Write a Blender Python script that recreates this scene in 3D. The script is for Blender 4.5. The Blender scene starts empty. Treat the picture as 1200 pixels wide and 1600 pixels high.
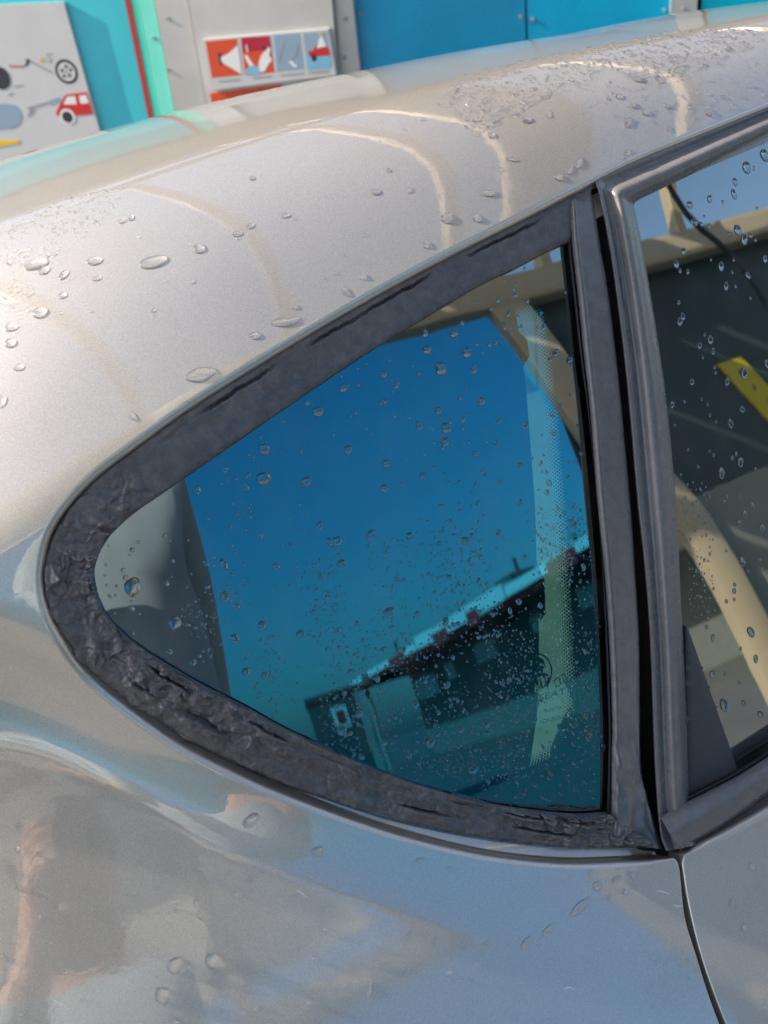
import bpy, bmesh, math, random
import numpy as np
from mathutils import Vector, Matrix, noise, geometry
from mathutils.bvhtree import BVHTree
random.seed(7); rng = np.random.default_rng(7)
SC = bpy.context.scene
COL = SC.collection
rad = math.radians

# ------------------------------------------------------------------ camera
F = 1700.0                                   # focal length in pixels of the 1200 x 1600 photograph
P0 = np.array([0, 0, 1.18])
AZ, PITCH, ROLL, DIST = rad(24), rad(30), rad(6.5), 0.8
d = np.array([math.sin(AZ)*math.cos(PITCH), math.cos(AZ)*math.cos(PITCH), -math.sin(PITCH)])
_R0 = np.array([math.cos(AZ), -math.sin(AZ), 0.0]); _U0 = np.cross(_R0, d)
R = math.cos(ROLL)*_R0 - math.sin(ROLL)*_U0
U = np.cross(R, d)
C = P0 - DIST*d
cam_data = bpy.data.cameras.new('camera'); cam = bpy.data.objects.new('camera', cam_data); COL.objects.link(cam)
m = Matrix.Identity(4)
for i in range(3):
    m[i][0], m[i][1], m[i][2], m[i][3] = R[i], U[i], -d[i], C[i]
cam.matrix_world = m
cam_data.sensor_fit = 'HORIZONTAL'; cam_data.sensor_width = 36.0; cam_data.lens = F/1200*36
cam_data.clip_start = 0.01; cam_data.clip_end = 2000
cam_data.dof.use_dof = True; cam_data.dof.focus_distance = 0.84; cam_data.dof.aperture_fstop = 13.0
SC.camera = cam

# ------------------------------------------------------------------ sky, sun, exposure
SUN_EL, SUN_ROT = rad(31), rad(-60)          # behind the car, a little to the rear
w = bpy.data.worlds.new('World'); SC.world = w; w.use_nodes = True
nt = w.node_tree; nt.nodes.clear()
sky = nt.nodes.new('ShaderNodeTexSky'); sky.sky_type = 'NISHITA'; sky.sun_disc = False
sky.sun_elevation = SUN_EL; sky.sun_rotation = SUN_ROT
sky.air_density = 1.0; sky.dust_density = 1.8; sky.ozone_density = 1.5
bg = nt.nodes.new('ShaderNodeBackground'); bg.inputs[1].default_value = 0.13
wo = nt.nodes.new('ShaderNodeOutputWorld')
nt.links.new(sky.outputs[0], bg.inputs[0]); nt.links.new(bg.outputs[0], wo.inputs[0])
sl = bpy.data.lights.new('sun', 'SUN'); sl.energy = 5.0; sl.angle = rad(0.5); sl.color = (1.0, 0.86, 0.68)
so = bpy.data.objects.new('sun', sl); COL.objects.link(so)
sdir = Vector((math.sin(SUN_ROT)*math.cos(SUN_EL), math.cos(SUN_ROT)*math.cos(SUN_EL), math.sin(SUN_EL)))
so.rotation_euler = sdir.to_track_quat('Z', 'Y').to_euler(); so.location = (0, 6, 6)
SC.view_settings.view_transform = 'Standard'; SC.view_settings.look = 'None'
SC.view_settings.exposure = 1.13; SC.view_settings.gamma = 1.0
SC.render.engine = 'CYCLES'
SC.cycles.max_bounces = 10; SC.cycles.transparent_max_bounces = 16; SC.cycles.transmission_bounces = 10
SC.cycles.caustics_refractive = True; SC.cycles.caustics_reflective = False

# ------------------------------------------------------------------ materials
def srgb(r, g, b):
    f = lambda c: c/12.92 if c <= .04045 else ((c+.055)/1.055)**2.4
    return (f(r/255), f(g/255), f(b/255), 1)
MATS = {}
class NT:
    """tiny node helper"""
    def __init__(s, name):
        s.m = bpy.data.materials.new(name); s.m.use_nodes = True; s.t = s.m.node_tree; s.t.nodes.clear()
        s.out = s.n('ShaderNodeOutputMaterial')
    def n(s, typ, **kw):
        nd = s.t.nodes.new(typ)
        for k, v in kw.items(): setattr(nd, k, v)
        return nd
    def l(s, a, b): s.t.links.new(a, b)
    def noise(s, scale, detail=3, rough=.5, vec=None, dist=0):
        nd = s.n('ShaderNodeTexNoise'); nd.inputs['Scale'].default_value = scale; nd.inputs['Detail'].default_value = detail
        nd.inputs['Roughness'].default_value = rough; nd.inputs['Distortion'].default_value = dist
        s.l(vec or s.coord(), nd.inputs['Vector']); return nd.outputs['Fac']
    def coord(s):
        if not hasattr(s, '_c'): s._c = s.n('ShaderNodeTexCoord').outputs['Object']
        return s._c
    def ramp(s, fac, stops):
        r = s.n('ShaderNodeValToRGB'); e = r.color_ramp.elements
        while len(e) < len(stops): e.new(0.5)
        for el, (p, c) in zip(e, stops):
            el.position = p; el.color = c if len(c) == 4 else (*c, 1)
        s.l(fac, r.inputs[0]); return r.outputs[0]
    def bump(s, h, strength, dist=.001, normal=None):
        b = s.n('ShaderNodeBump'); b.inputs['Strength'].default_value = strength; b.inputs['Distance'].default_value = dist
        s.l(h, b.inputs['Height'])
        if normal: s.l(normal, b.inputs['Normal'])
        return b.outputs[0]
    def princ(s, **kw):
        p = s.n('ShaderNodeBsdfPrincipled')
        for k, v in kw.items():
            k = k.replace('_', ' ')
            if isinstance(v, bpy.types.NodeSocket): s.l(v, p.inputs[k])
            else: p.inputs[k].default_value = v
        s.l(p.outputs[0], s.out.inputs[0]); return p
def simple(name, col, rough=.5, metal=0., var=.12, scale=12, bump=0., bscale=200, coat=0., spec=.5):
    k = NT(name); c = np.array(col[:3])
    f = k.noise(scale, 4, .6)
    cc = k.ramp(f, [(.3, tuple(c*(1-var))), (.7, tuple(np.minimum(c*(1+var), 1)))])
    r = k.ramp(k.noise(scale*2.3, 3), [(.3, (rough*.85,)*3), (.7, (min(rough*1.15, 1),)*3)])
    kw = dict(Base_Color=cc, Roughness=r, Metallic=metal, Coat_Weight=coat)
    kw['Specular_IOR_Level'] = spec
    if bump: kw['Normal'] = k.bump(k.noise(bscale, 3), bump)
    k.princ(**kw); MATS[name] = k.m; return k.m

def paint():
    k = NT('silver_paint')
    v = k.n('ShaderNodeTexVoronoi'); v.inputs['Scale'].default_value = 2200; k.l(k.coord(), v.inputs['Vector'])
    big = k.noise(9, 3)
    base = k.ramp(v.outputs['Color'], [(0, (.49, .45, .395)), (1, (.73, .675, .60))])
    mx = k.n('ShaderNodeMixRGB', blend_type='MULTIPLY'); mx.inputs[0].default_value = .25
    k.l(base, mx.inputs[1]); k.l(k.ramp(big, [(.3, (.85, .85, .86)), (.7, (1, 1, 1))]), mx.inputs[2])
    flake = k.n('ShaderNodeNormalMap')  # flake tilt through fine bump
    fb = k.bump(v.outputs['Distance'], .10, .0006)
    peel = k.bump(k.noise(130, 2), .035, .001)
    sm = k.noise(35, 5, .65, dist=1.5)
    cr = k.ramp(sm, [(.35, (.015,)*3), (.75, (.07,)*3)])
    k.princ(Base_Color=mx.outputs[0], Metallic=.62, Roughness=.38, Normal=fb, Coat_Weight=1.0, Coat_Roughness=cr, Coat_IOR=2.1, Coat_Normal=peel)
    MATS['paint'] = k.m
paint()

def glass(name, tint, fac0, ior):
    k = NT(name)
    tr = k.n('ShaderNodeBsdfTransparent'); tr.inputs[0].default_value = (*tint, 1)
    gl = k.n('ShaderNodeBsdfGlossy'); gl.inputs['Roughness'].default_value = 0.0
    gl.inputs['Color'].default_value = (.86, .97, 1, 1)
    film = k.bump(k.noise(5, 3), .02, .01); k.l(film, gl.inputs['Normal'])
    fr = k.n('ShaderNodeFresnel'); fr.inputs[0].default_value = ior
    mr = k.n('ShaderNodeMapRange'); mr.inputs['To Min'].default_value = fac0; mr.inputs['To Max'].default_value = 1
    k.l(fr.outputs[0], mr.inputs['Value'])
    # thin dried film of dirt
    df = k.n('ShaderNodeBsdfDiffuse'); df.inputs[0].default_value = (.35, .38, .38, 1)
    m1 = k.n('ShaderNodeMixShader'); k.l(mr.outputs[0], m1.inputs[0]); k.l(tr.outputs[0], m1.inputs[1]); k.l(gl.outputs[0], m1.inputs[2])
    m2 = k.n('ShaderNodeMixShader')
    mp = k.n('ShaderNodeMapping'); mp.inputs['Scale'].default_value = (1, 1, .16); mp.inputs['Rotation'].default_value = (0, .35, 0); k.l(k.coord(), mp.inputs[0])
    ad = k.n('ShaderNodeMath', operation='ADD'); k.l(k.ramp(k.noise(14, 5, .65), [(.45, (.0,)*3), (.85, (.05,)*3)]), ad.inputs[0]); k.l(k.ramp(k.noise(38, 4, .6, vec=mp.outputs[0]), [(.5, (.0,)*3), (.75, (.05,)*3)]), ad.inputs[1])
    k.l(ad.outputs[0], m2.inputs[0])
    k.l(m1.outputs[0], m2.inputs[1]); k.l(df.outputs[0], m2.inputs[2]); k.l(m2.outputs[0], k.out.inputs[0])
    MATS[name] = k.m; return k.m
glass('tinted_glass', (.30, .50, .47), .24, 1.5)

def water(name, straight, ior=1.42):
    k = NT(name)
    rf = k.n('ShaderNodeBsdfRefraction'); rf.inputs['IOR'].default_value = 1.33; rf.inputs['Roughness'].default_value = 0
    tr = k.n('ShaderNodeBsdfTransparent'); gl = k.n('ShaderNodeBsdfGlossy'); gl.inputs['Roughness'].default_value = .06
    fr0 = k.n('ShaderNodeFresnel'); fr0.inputs[0].default_value = ior
    ge = k.n('ShaderNodeNewGeometry'); inv = k.n('ShaderNodeMath', operation='SUBTRACT'); inv.inputs[0].default_value = 1; k.l(ge.outputs['Backfacing'], inv.inputs[1])
    fr = k.n('ShaderNodeMath', operation='MULTIPLY'); k.l(fr0.outputs[0], fr.inputs[0]); k.l(inv.outputs[0], fr.inputs[1])
    a = k.n('ShaderNodeMixShader'); a.inputs[0].default_value = straight; k.l(rf.outputs[0], a.inputs[1]); k.l(tr.outputs[0], a.inputs[2])
    b = k.n('ShaderNodeMixShader'); k.l(fr.outputs[0], b.inputs[0]); k.l(a.outputs[0], b.inputs[1]); k.l(gl.outputs[0], b.inputs[2]); k.l(b.outputs[0], k.out.inputs[0])
    MATS[name] = k.m
water('water', .12, 1.33); water('bead_water', .12, 1.45); water('fine_bead', .55, 1.6)

def rubber(name, c0, c1, c2, bs=260, strength=.5, rough=(.28, .55)):
    k = NT(name)
    f = k.noise(120, 6, .7, dist=.3); g = k.noise(16, 3, .6)
    a = k.ramp(f, [(.30, c0), (.52, c1), (.78, c2)])
    if name == 'sealant':                      # chafed, dusty ridges
        ge = k.n('ShaderNodeNewGeometry'); ad = k.n('ShaderNodeMixRGB', blend_type='ADD'); ad.inputs[0].default_value = 1
        k.l(a, ad.inputs[1]); k.l(k.ramp(ge.outputs['Pointiness'], [(.52, (0, 0, 0)), (.62, (.10, .095, .10))]), ad.inputs[2]); a = ad.outputs[0]
    mx = k.n('ShaderNodeMixRGB', blend_type='MULTIPLY'); mx.inputs[0].default_value = .6
    k.l(a, mx.inputs[1]); k.l(k.ramp(g, [(.3, (.68, .70, .76)), (.7, (1, .95, .90))]), mx.inputs[2])
    r = k.ramp(k.noise(70, 4, .6), [(.3, (rough[0],)*3), (.7, (rough[1],)*3)])
    n1 = k.bump(k.noise(bs, 5, .65), strength, .0012)
    k.princ(Base_Color=mx.outputs[0], Roughness=r, Normal=n1, Coat_Weight=.25, Coat_Roughness=.15)
    MATS[name] = k.m
rubber('sealant', (.070, .069, .074), (.115, .111, .116), (.19, .18, .178), 900, .2, (.16, .42))
rubber('moulding', (.15, .148, .155), (.19, .186, .194), (.23, .222, .23), 500, .05, (.24, .34))
rubber('black_rubber', (.008, .008, .009), (.014, .014, .016), (.02, .02, .022), 500, .1, (.3, .5))
simple('corner_plastic', (.075, .078, .085), .5, bump=.5, bscale=1400, var=.06)
simple('frit', (.003, .003, .003), .7)
simple('etch', (.004, .006, .006), .7)
simple('trim_dark', (.018, .020, .022), .7)
simple('trim_roof', (.06, .06, .06), .8)
simple('seat_cloth', (.02, .022, .025), .9, bump=.4, bscale=600)
simple('reflection_blue', (.01, .12, .32), .45)
simple('yellow_tag', (.75, .58, .02), .5, var=.05)
simple('tag_mark', (.25, .19, .03), .6); simple('dark_print', (.03, .03, .03), .6)

# ------------------------------------------------------------------ helpers
def mesh_obj(name, verts, faces, mat=None, parent=None, smooth=True, normals=None, sharp=None):
    me = bpy.data.meshes.new(name); me.from_pydata([tuple(map(float, v)) for v in verts], [], faces); me.update()
    if mat: me.materials.append(MATS[mat] if isinstance(mat, str) else mat)
    if smooth: me.polygons.foreach_set('use_smooth', [True]*len(me.polygons))
    if sharp: me.set_sharp_from_angle(angle=rad(sharp))
    if normals is not None: me.normals_split_custom_set_from_vertices([tuple(map(float, n)) for n in normals])
    o = bpy.data.objects.new(name, me); COL.objects.link(o)
    if parent: o.parent = parent
    return o
def empty(name, loc=(0, 0, 0)):
    o = bpy.data.objects.new(name, None); COL.objects.link(o); o.location = loc; o.empty_display_size = .1; return o
def tag(o, label=None, cat=None, group=None, kind=None):
    if label: o['label'] = label
    if cat: o['category'] = cat
    if group: o['group'] = group
    if kind: o['kind'] = kind
    return o
def pray(X, Y):
    v = d + R*((X-600)/F) - U*((Y-800)/F); return v/np.linalg.norm(v)
def project(p):
    q = np.asarray(p)-C; z = q @ d; return 600+F*(q @ R)/z, 800-F*(q @ U)/z
def sstep(t): t = np.clip(t, 0, 1); return t*t*(3-2*t)

# ------------------------------------------------------------------ the car's skin as a real surface (x forward, z up)
XS = np.linspace(-0.85, 0.95, 361); NU, ND = 220, 260; SU, SD = 1.3, .85
XF = np.linspace(-1, 1.1, 421)
SF = np.interp(XF, [-.75, -.4, -.29, -.235, -.185, -.11, .02, .15, .24, .62], [-.02, .0, .05, .12, .205, .315, .44, .525, .55, .56])
_k = np.exp(-(np.arange(-16, 17)/9.)**2); _k /= _k.sum()
SF = SF-.045*sstep((XF+.24)/.18)
SF = np.convolve(np.pad(SF, 16, mode='edge'), _k, mode='valid')
TILT = 21.3
def tau_up(x, s):
    s = s/np.interp(x, [-.75, -.3, -.15, 0, .2, .4, .62], [1.7, 1.45, 1.22, 1.03, .8, .62, .55])
    return 44+34*sstep(s/0.20)+13*sstep((s-.165)/.03)+14*sstep((s-.20)/.5)
def tau_dn(x, s):
    f = np.interp(x, XF, SF)
    return TILT+(44-TILT)*(1-sstep(s/.035))*.85+20*sstep((s-f)/.07)-45*sstep((s-f-.34)/.42)
class Skin:
    def __init__(self, is_glass):
        su = np.linspace(0, SU, NU); sd = np.linspace(0, SD, ND); G = np.zeros((len(XS), ND+NU-1, 3))
        for i, x in enumerate(XS):
            zd = 1.321+.25*x-.22*x*x if x < .56 else 1.392-.1*(x-.56)**2
            yd = (zd-1.18)*math.tan(rad(20))-.08*x+.10*x*x
            if x < -.05: yd += (.18 if is_glass else .26)*(x+.05)**2
            t = np.radians(TILT+0*su if is_glass else tau_up(x, su)); tm = (t[1:]+t[:-1])/2; ds = su[1]
            yu = yd+np.concatenate([[0], np.cumsum(np.sin(tm)*ds)]); zu = zd+np.concatenate([[0], np.cumsum(np.cos(tm)*ds)])
            t = np.radians(TILT+3*(sd-.25) if is_glass else tau_dn(x, sd)); tm = (t[1:]+t[:-1])/2; ds = sd[1]
            yl = yd-np.concatenate([[0], np.cumsum(np.sin(tm)*ds)]); zl = zd-np.concatenate([[0], np.cumsum(np.cos(tm)*ds)])
            G[i, :, 0] = x; G[i, :, 1] = np.concatenate([yl[::-1], yu[1:]]); G[i, :, 2] = np.concatenate([zl[::-1], zu[1:]])
        if not is_glass:                          # below the flare the flank is one nearly flat sheet
            t_ = math.tan(rad(TILT+20)); cx = []
            for i, x in enumerate(XS):
                f = np.interp(x, XF, SF); j = ND-1-int((f+.16)/SD*(ND-1)); cx.append(G[i, j, 1]-t_*(G[i, j, 2]-1.0))
            cx = np.array(cx); i0 = int(np.argmin(abs(XS-.12)))
            want = cx[i0]+.02*(XS-.12)+.06*(XS-.12)**2
            for i, x in enumerate(XS):
                f = np.interp(x, XF, SF); sdn = sd[::-1]
                G[i, :ND, 1] += (want[i]-cx[i])*sstep((sdn-f+.03)/.17)
        N = np.cross(np.gradient(G, axis=0), np.gradient(G, axis=1)); N /= np.linalg.norm(N, axis=2, keepdims=True)
        self.G, self.N = G, N; self.ni, self.nj = G.shape[:2]
        idx = np.arange(self.ni*self.nj).reshape(self.ni, self.nj)
        a, b, c, e = idx[:-1, :-1].ravel(), idx[1:, :-1].ravel(), idx[1:, 1:].ravel(), idx[:-1, 1:].ravel()
        tris = np.empty((len(a)*2, 3), int); tris[0::2] = np.stack([a, b, c], 1); tris[1::2] = np.stack([a, c, e], 1)
        self.tris = tris; self.P = G.reshape(-1, 3); self.NF = N.reshape(-1, 3)
        self.bvh = BVHTree.FromPolygons(self.P.tolist(), tris.tolist(), all_triangles=True)
        s = np.concatenate([-sd[::-1], su[1:]]); self.s = s
        self.par = np.stack(np.meshgrid(XS, s, indexing='ij'), -1).reshape(-1, 2)
    def _at(self, loc, k):
        t = self.tris[k]; A, B, Cc = self.P[t]; v0, v1, v2 = B-A, Cc-A, np.asarray(loc)-A
        d00, d01, d11, d20, d21 = v0@v0, v0@v1, v1@v1, v2@v0, v2@v1
        den = d00*d11-d01*d01; b = (d11*d20-d01*d21)/den; c = (d00*d21-d01*d20)/den; wts = np.array([1-b-c, b, c])
        n = wts@self.NF[t]; return n/np.linalg.norm(n), wts@self.par[t]
    def hit(self, X, Y):
        r = self.bvh.ray_cast(Vector(C), Vector(pray(X, Y)))
        if r[0] is None: return None
        n, uv = self._at(r[0], r[2]); return np.array(r[0]), n, uv
    def place(self, X, Y, off=0., it=2):
        x, y = X, Y
        h = self.hit(x, y)
        if h is None: return None
        p = h[0]+off*h[1]
        if off:
            for _ in range(it):
                px = project(p); x += X-px[0]; y += Y-px[1]
                h2 = self.hit(x, y)
                if h2 is None: break
                h = h2; p = h[0]+off*h[1]
        return p, h[1], h[2]
    def eval(self, x, s):
        fi = np.clip((x-XS[0])/(XS[1]-XS[0]), 0, self.ni-1.001); i = int(fi); fi -= i
        fj = np.clip(np.interp(s, self.s, np.arange(self.nj)), 0, self.nj-1.001); j = int(fj); fj -= j
        def bl(M): return (M[i, j]*(1-fi)+M[i+1, j]*fi)*(1-fj)+(M[i, j+1]*(1-fi)+M[i+1, j+1]*fi)*fj
        n = bl(self.N); return bl(self.G), n/np.linalg.norm(n)
BODY = Skin(False); PANE = Skin(True)

def spline(pts, n, closed=False):
    """Catmull-Rom through pts, resampled to n points evenly by length"""
    P = np.array(pts, float); Q = []
    E = np.vstack([2*P[0]-P[1], P, 2*P[-1]-P[-2]])
    for i in range(1, len(E)-2):
        for t in np.linspace(0, 1, 24, endpoint=False):
            a, b, c, e = E[i-1:i+3]
            Q.append(.5*((2*b)+(c-a)*t+(2*a-5*b+4*c-e)*t*t+(3*b-a-3*c+e)*t**3))
    Q.append(P[-1]); Q = np.array(Q)
    L = np.concatenate([[0], np.cumsum(np.linalg.norm(np.diff(Q, axis=0), axis=1))])
    T = np.linspace(0, L[-1], n); return np.stack([np.interp(T, L, Q[:, k]) for k in range(Q.shape[1])], 1)
def poly_line(pts, n):
    Q = np.array(pts, float); L = np.concatenate([[0], np.cumsum(np.linalg.norm(np.diff(Q, axis=0), axis=1))])
    T = np.linspace(0, L[-1], n); return np.stack([np.interp(T, L, Q[:, k]) for k in range(Q.shape[1])], 1)
def rail3(px, off, skin):
    out = []; last = None
    for X, Y in px:
        r = skin.place(X, Y, off)
        if r is None: r = last
        last = r; out.append(r)
    return np.array([o[0] for o in out]), np.array([o[1] for o in out])
def loft(name, rails, n, sub, mat, parent, skin, disp=None, sharp=None, straight=False, across='smooth'):
    """rails: list of (pixel polyline, height above the skin); a solid-looking strip swept between them"""
    RP, RN = [], []
    for pts, off in rails:
        px = pts if len(pts) == n else (poly_line(pts, n) if straight else spline(pts, n))
        p, nn = rail3(px, off, skin); RP.append(p); RN.append(nn)
    RP, RN = np.array(RP), np.array(RN); K = len(RP)
    rows = []; nrm = []
    E = np.concatenate([[2*RP[0]-RP[1]], RP, [2*RP[-1]-RP[-2]]])
    ts = []
    for k in range(K-1):
        for t in np.linspace(0, 1, sub, endpoint=False):
            a, b, c, e = E[k], E[k+1], E[k+2], E[k+3]
            if across == 'smooth': q = .5*((2*b)+(c-a)*t+(2*a-5*b+4*c-e)*t*t+(3*b-a-3*c+e)*t**3)
            else: q = b*(1-t)+c*t
            rows.append(q); nrm.append(RN[k]*(1-t)+RN[k+1]*t); ts.append((k+t)/(K-1))
    rows.append(RP[-1]); nrm.append(RN[-1]); ts.append(1.)
    M = np.array(rows); NN = np.array(nrm)                       # (across, along, 3)
    if disp is not None:
        for a in range(M.shape[0]):
            for b in range(M.shape[1]):
                M[a, b] += NN[a, b]*disp(ts[a], b/(n-1), M[a, b])
    na = M.shape[0]; V = M.reshape(-1, 3)
    Fc = [(a*n+b, a*n+b+1, (a+1)*n+b+1, (a+1)*n+b) for a in range(na-1) for b in range(n-1)]
    # make the faces point out of the car
    A, B, D_ = V[Fc[len(Fc)//2][0]], V[Fc[len(Fc)//2][1]], V[Fc[len(Fc)//2][3]]
    if np.cross(B-A, D_-A) @ NN[na//2, n//2] < 0: Fc = [f[::-1] for f in Fc]
    return mesh_obj(name, V, Fc, mat, parent, sharp=sharp)

def pip(P, poly):
    x, y = P[:, 0], P[:, 1]; ins = np.zeros(len(P), bool); n = len(poly)
    for i in range(n):
        x0, y0 = poly[i]; x1, y1 = poly[i-1]
        c = ((y0 > y) != (y1 > y)); 
        if y1 != y0: ins ^= c & (x < (x1-x0)*(y-y0)/(y1-y0)+x0)
    return ins
def cdt(poly, grid):
    """triangulate polygon (array) with interior grid points -> verts, tris"""
    n = len(poly); pts = [Vector(p) for p in poly]+[Vector(p) for p in grid]
    ed = [(i, (i+1) % n) for i in range(n)]
    r = geometry.delaunay_2d_cdt(pts, ed, [], 0, 1e-7)
    V = np.array([tuple(v) for v in r[0]]); T = np.array([f for f in r[2]])
    cen = V[T].mean(1); return V, T[pip(cen, poly)]
def dist_poly(P, poly):
    D = np.full(len(P), 1e9)
    for i in range(len(poly)):
        a, b = np.array(poly[i-1]), np.array(poly[i]); ab = b-a; L = ab@ab
        t = np.clip(((P-a)@ab)/(L+1e-12), 0, 1); D = np.minimum(D, np.linalg.norm(P-a-t[:, None]*ab, axis=1))
    return D
def pane_patch(name, poly, off, spacing, mat, parent, skin=None):
    """sheet that fills a pixel outline on the glass surface"""
    skin = skin or PANE; poly = np.array(poly, float)
    x0, y0 = poly.min(0); x1, y1 = poly.max(0)
    gx, gy = np.meshgrid(np.arange(x0, x1, spacing), np.arange(y0, y1, spacing)); g = np.stack([gx.ravel(), gy.ravel()], 1)
    g = g[pip(g, poly)]; g = g[dist_poly(g, poly) > spacing*.45] if len(g) else g
    V, T = cdt(poly, g); P, N = rail3(V, off, skin)
    A = P[T[0]]; 
    if np.cross(A[1]-A[0], A[2]-A[0]) @ N[T[0][0]] < 0: T = T[:, ::-1]
    return mesh_obj(name, P, T.tolist(), mat, parent, normals=N)

# ------------------------------------------------------------------ the car
car = tag(empty('car', (0, 0, 0)), 'silver wet hatchback with tinted quarter window and smeared black window sealant', 'car')
LIP_TOP = [(1330, 104), (1200, 157), (1100, 197), (1000, 237), (910, 281), (810, 332), (680, 397), (560, 462), (460, 520), (360, 581), (280, 632), (200, 690), (140, 736), (95, 785), (66, 835)]
LIP_LOW = [(54, 895), (60, 950), (82, 1003), (122, 1060), (190, 1117), (280, 1178), (380, 1228), (450, 1257), (550, 1293), (640, 1320), (760, 1346), (880, 1358), (980, 1355), (1030, 1347)]
GAP_L = [(1053, 1343), (1060, 1358), (1068, 1431), (1085, 1490), (1119, 1592), (1190, 1760)]
lip_px = np.vstack([spline(LIP_TOP+LIP_LOW+GAP_L[:1], 420), spline(GAP_L, 60)[1:]])
def to_param(px, skin=BODY): return np.array([skin.hit(X, Y)[2] for X, Y in px])
lip_uv = to_param(lip_px)
def lip_profile(uv_line, inside_sign, r=.0045, depth=.010, skin=BODY, floor=0):
    """rolled sheet-metal edge: rings of points and normals following the opening"""
    P, N = zip(*[skin.eval(x, s) for x, s in uv_line]); P, N = np.array(P), np.array(N)
    r, depth, fl = [np.broadcast_to(np.asarray(q, float), (len(P),))[:, None] for q in (r, depth, floor)]
    T = np.gradient(P, axis=0); T /= np.linalg.norm(T, axis=1, keepdims=True)
    B = np.cross(N, T)*inside_sign
    B /= np.linalg.norm(B, axis=1, keepdims=True); rings = []
    for th in np.linspace(0, math.pi/2, 7):
        rings.append((P+B*r*math.sin(th)-N*r*(1-math.cos(th)), N*math.cos(th)+B*math.sin(th)))
    e = rings[-1][0]
    for dd, bb in ((.35, .0006), (1.0, .0015)):
        rings.append((e-N*depth*dd+B*bb, B*.98+N*.2))
    if np.max(fl) > 0:
        rings.append((e-N*(depth+.0003)+B*.003, N*.97+B*.2)); rings.append((e-N*(depth+.0012)+B*fl, N))
    return rings
def panel(name, outline, grid, lip_idx, inside_sign, mat, parent, r=.0045, depth=.010, floor=0):
    V, T = cdt(outline, grid)
    P, N = zip(*[BODY.eval(x, s) for x, s in V]); P, N = list(P), list(N); faces = []
    A = [P[i] for i in T[0]]; flip = np.cross(A[1]-A[0], A[2]-A[0]) @ N[T[0][0]] < 0
    faces = [tuple(t[::-1]) if flip else tuple(t) for t in T.tolist()]
    rings = lip_profile(outline[lip_idx], inside_sign, r, depth, floor=floor); prev = None; nl = len(lip_idx)
    for p, n in rings:
        st = len(P); P += list(p); N += list(n)
        if prev is not None:
            for i in range(nl-1):
                f = (prev+i, prev+i+1, st+i+1, st+i)
                q = [P[k] for k in f]
                nn = np.cross(q[1]-q[0], q[3]-q[0])
                if nn @ N[f[0]] < 0: f = f[::-1]
                faces.append(f)
        prev = st
    nrm = np.array(N); nrm /= np.linalg.norm(nrm, axis=1, keepdims=True)
    return mesh_obj(name, P, faces, mat, parent, normals=nrm)
# body side and roof: everything behind and above the opening
u0, u1, s0, s1 = -.8, .9, -.72, 1.15
end_top = np.array([[u1, lip_uv[0][1]]])
bot = np.array([[lip_uv[-1][0], s0]])
outline = np.vstack([lip_uv, bot, [[u0, s0]], [[u0, .62]], [[-.35, .78]], [[-.1, s1]], [[u1, s1]], end_top])
gx, gs = np.meshgrid(np.arange(u0+.01, u1, .011), np.arange(s0+.008, s1, .0085)); grid = np.stack([gx.ravel(), gs.ravel()], 1)
grid = grid[~((grid[:, 1] > .45) & (rng.random(len(grid)) < .6))]
grid = grid[pip(grid, outline)]; grid = grid[dist_poly(grid, outline[::2]) > .004]
_w = sstep((np.arange(len(lip_uv))-405)/14.)
lip_r = .0055*(1-_w)+.0016*_w; lip_d = .0085*(1-_w)+.03*_w; lip_f = .022*(1-_w)+.0035*_w
quarter = panel('quarter_panel', outline, grid, np.arange(len(lip_uv)), 1, 'paint', car, r=lip_r, depth=lip_d, floor=lip_f)
quarter['label'] = 'silver metallic roof and rear quarter panel covered in water drops'

simple('scratch', (.85, .84, .82), .5)
for pts in ([(880, 1545), (890, 1543), (898, 1546)], [(1024, 1392), (1035, 1393), (1046, 1397)], [(1050, 1413), (1058, 1416), (1066, 1416)], [(18, 1040), (16, 1048), (21, 1052)], [(76, 1558), (90, 1566), (104, 1573)], [(462, 1390), (472, 1396), (480, 1403)]):
    c_ = spline(pts, 14); w_ = (np.sin(np.linspace(.2, 2.9, 14))*.9)[:, None]*[.3, 1]
    loft('scratch', [(c_-w_, .00006), (c_, .00010), (c_+w_, .00006)], 14, 2, 'scratch', quarter, BODY)
# ---- door skin below the belt
GAP_R = [(1210, 1770), (1136, 1596), (1100, 1496), (1079, 1412), (1069, 1350)]
DTOP = [(1072, 1338), (1100, 1323), (1137, 1304), (1200, 1268), (1290, 1212)]
door_px = np.vstack([spline(GAP_R, 60), spline(DTOP, 60)])
duv = to_param(door_px)
dout = np.vstack([duv, [[u1, duv[-1][1]]], [[u1, s0]], [[duv[0][0], s0]]])
gx, gs = np.meshgrid(np.arange(.1, u1, .014), np.arange(s0+.008, -.3, .010)); grid = np.stack([gx.ravel(), gs.ravel()], 1)
grid = grid[pip(grid, dout)]; grid = grid[dist_poly(grid, dout) > .005]
door_r = .0016+.0024*sstep((np.arange(len(duv))-58)/10.)
door = panel('rear_door', dout, grid, np.arange(len(duv)), 1, 'paint', car, r=door_r, depth=.02)
door['label'] = 'silver rear door skin below the belt strip'

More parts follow.
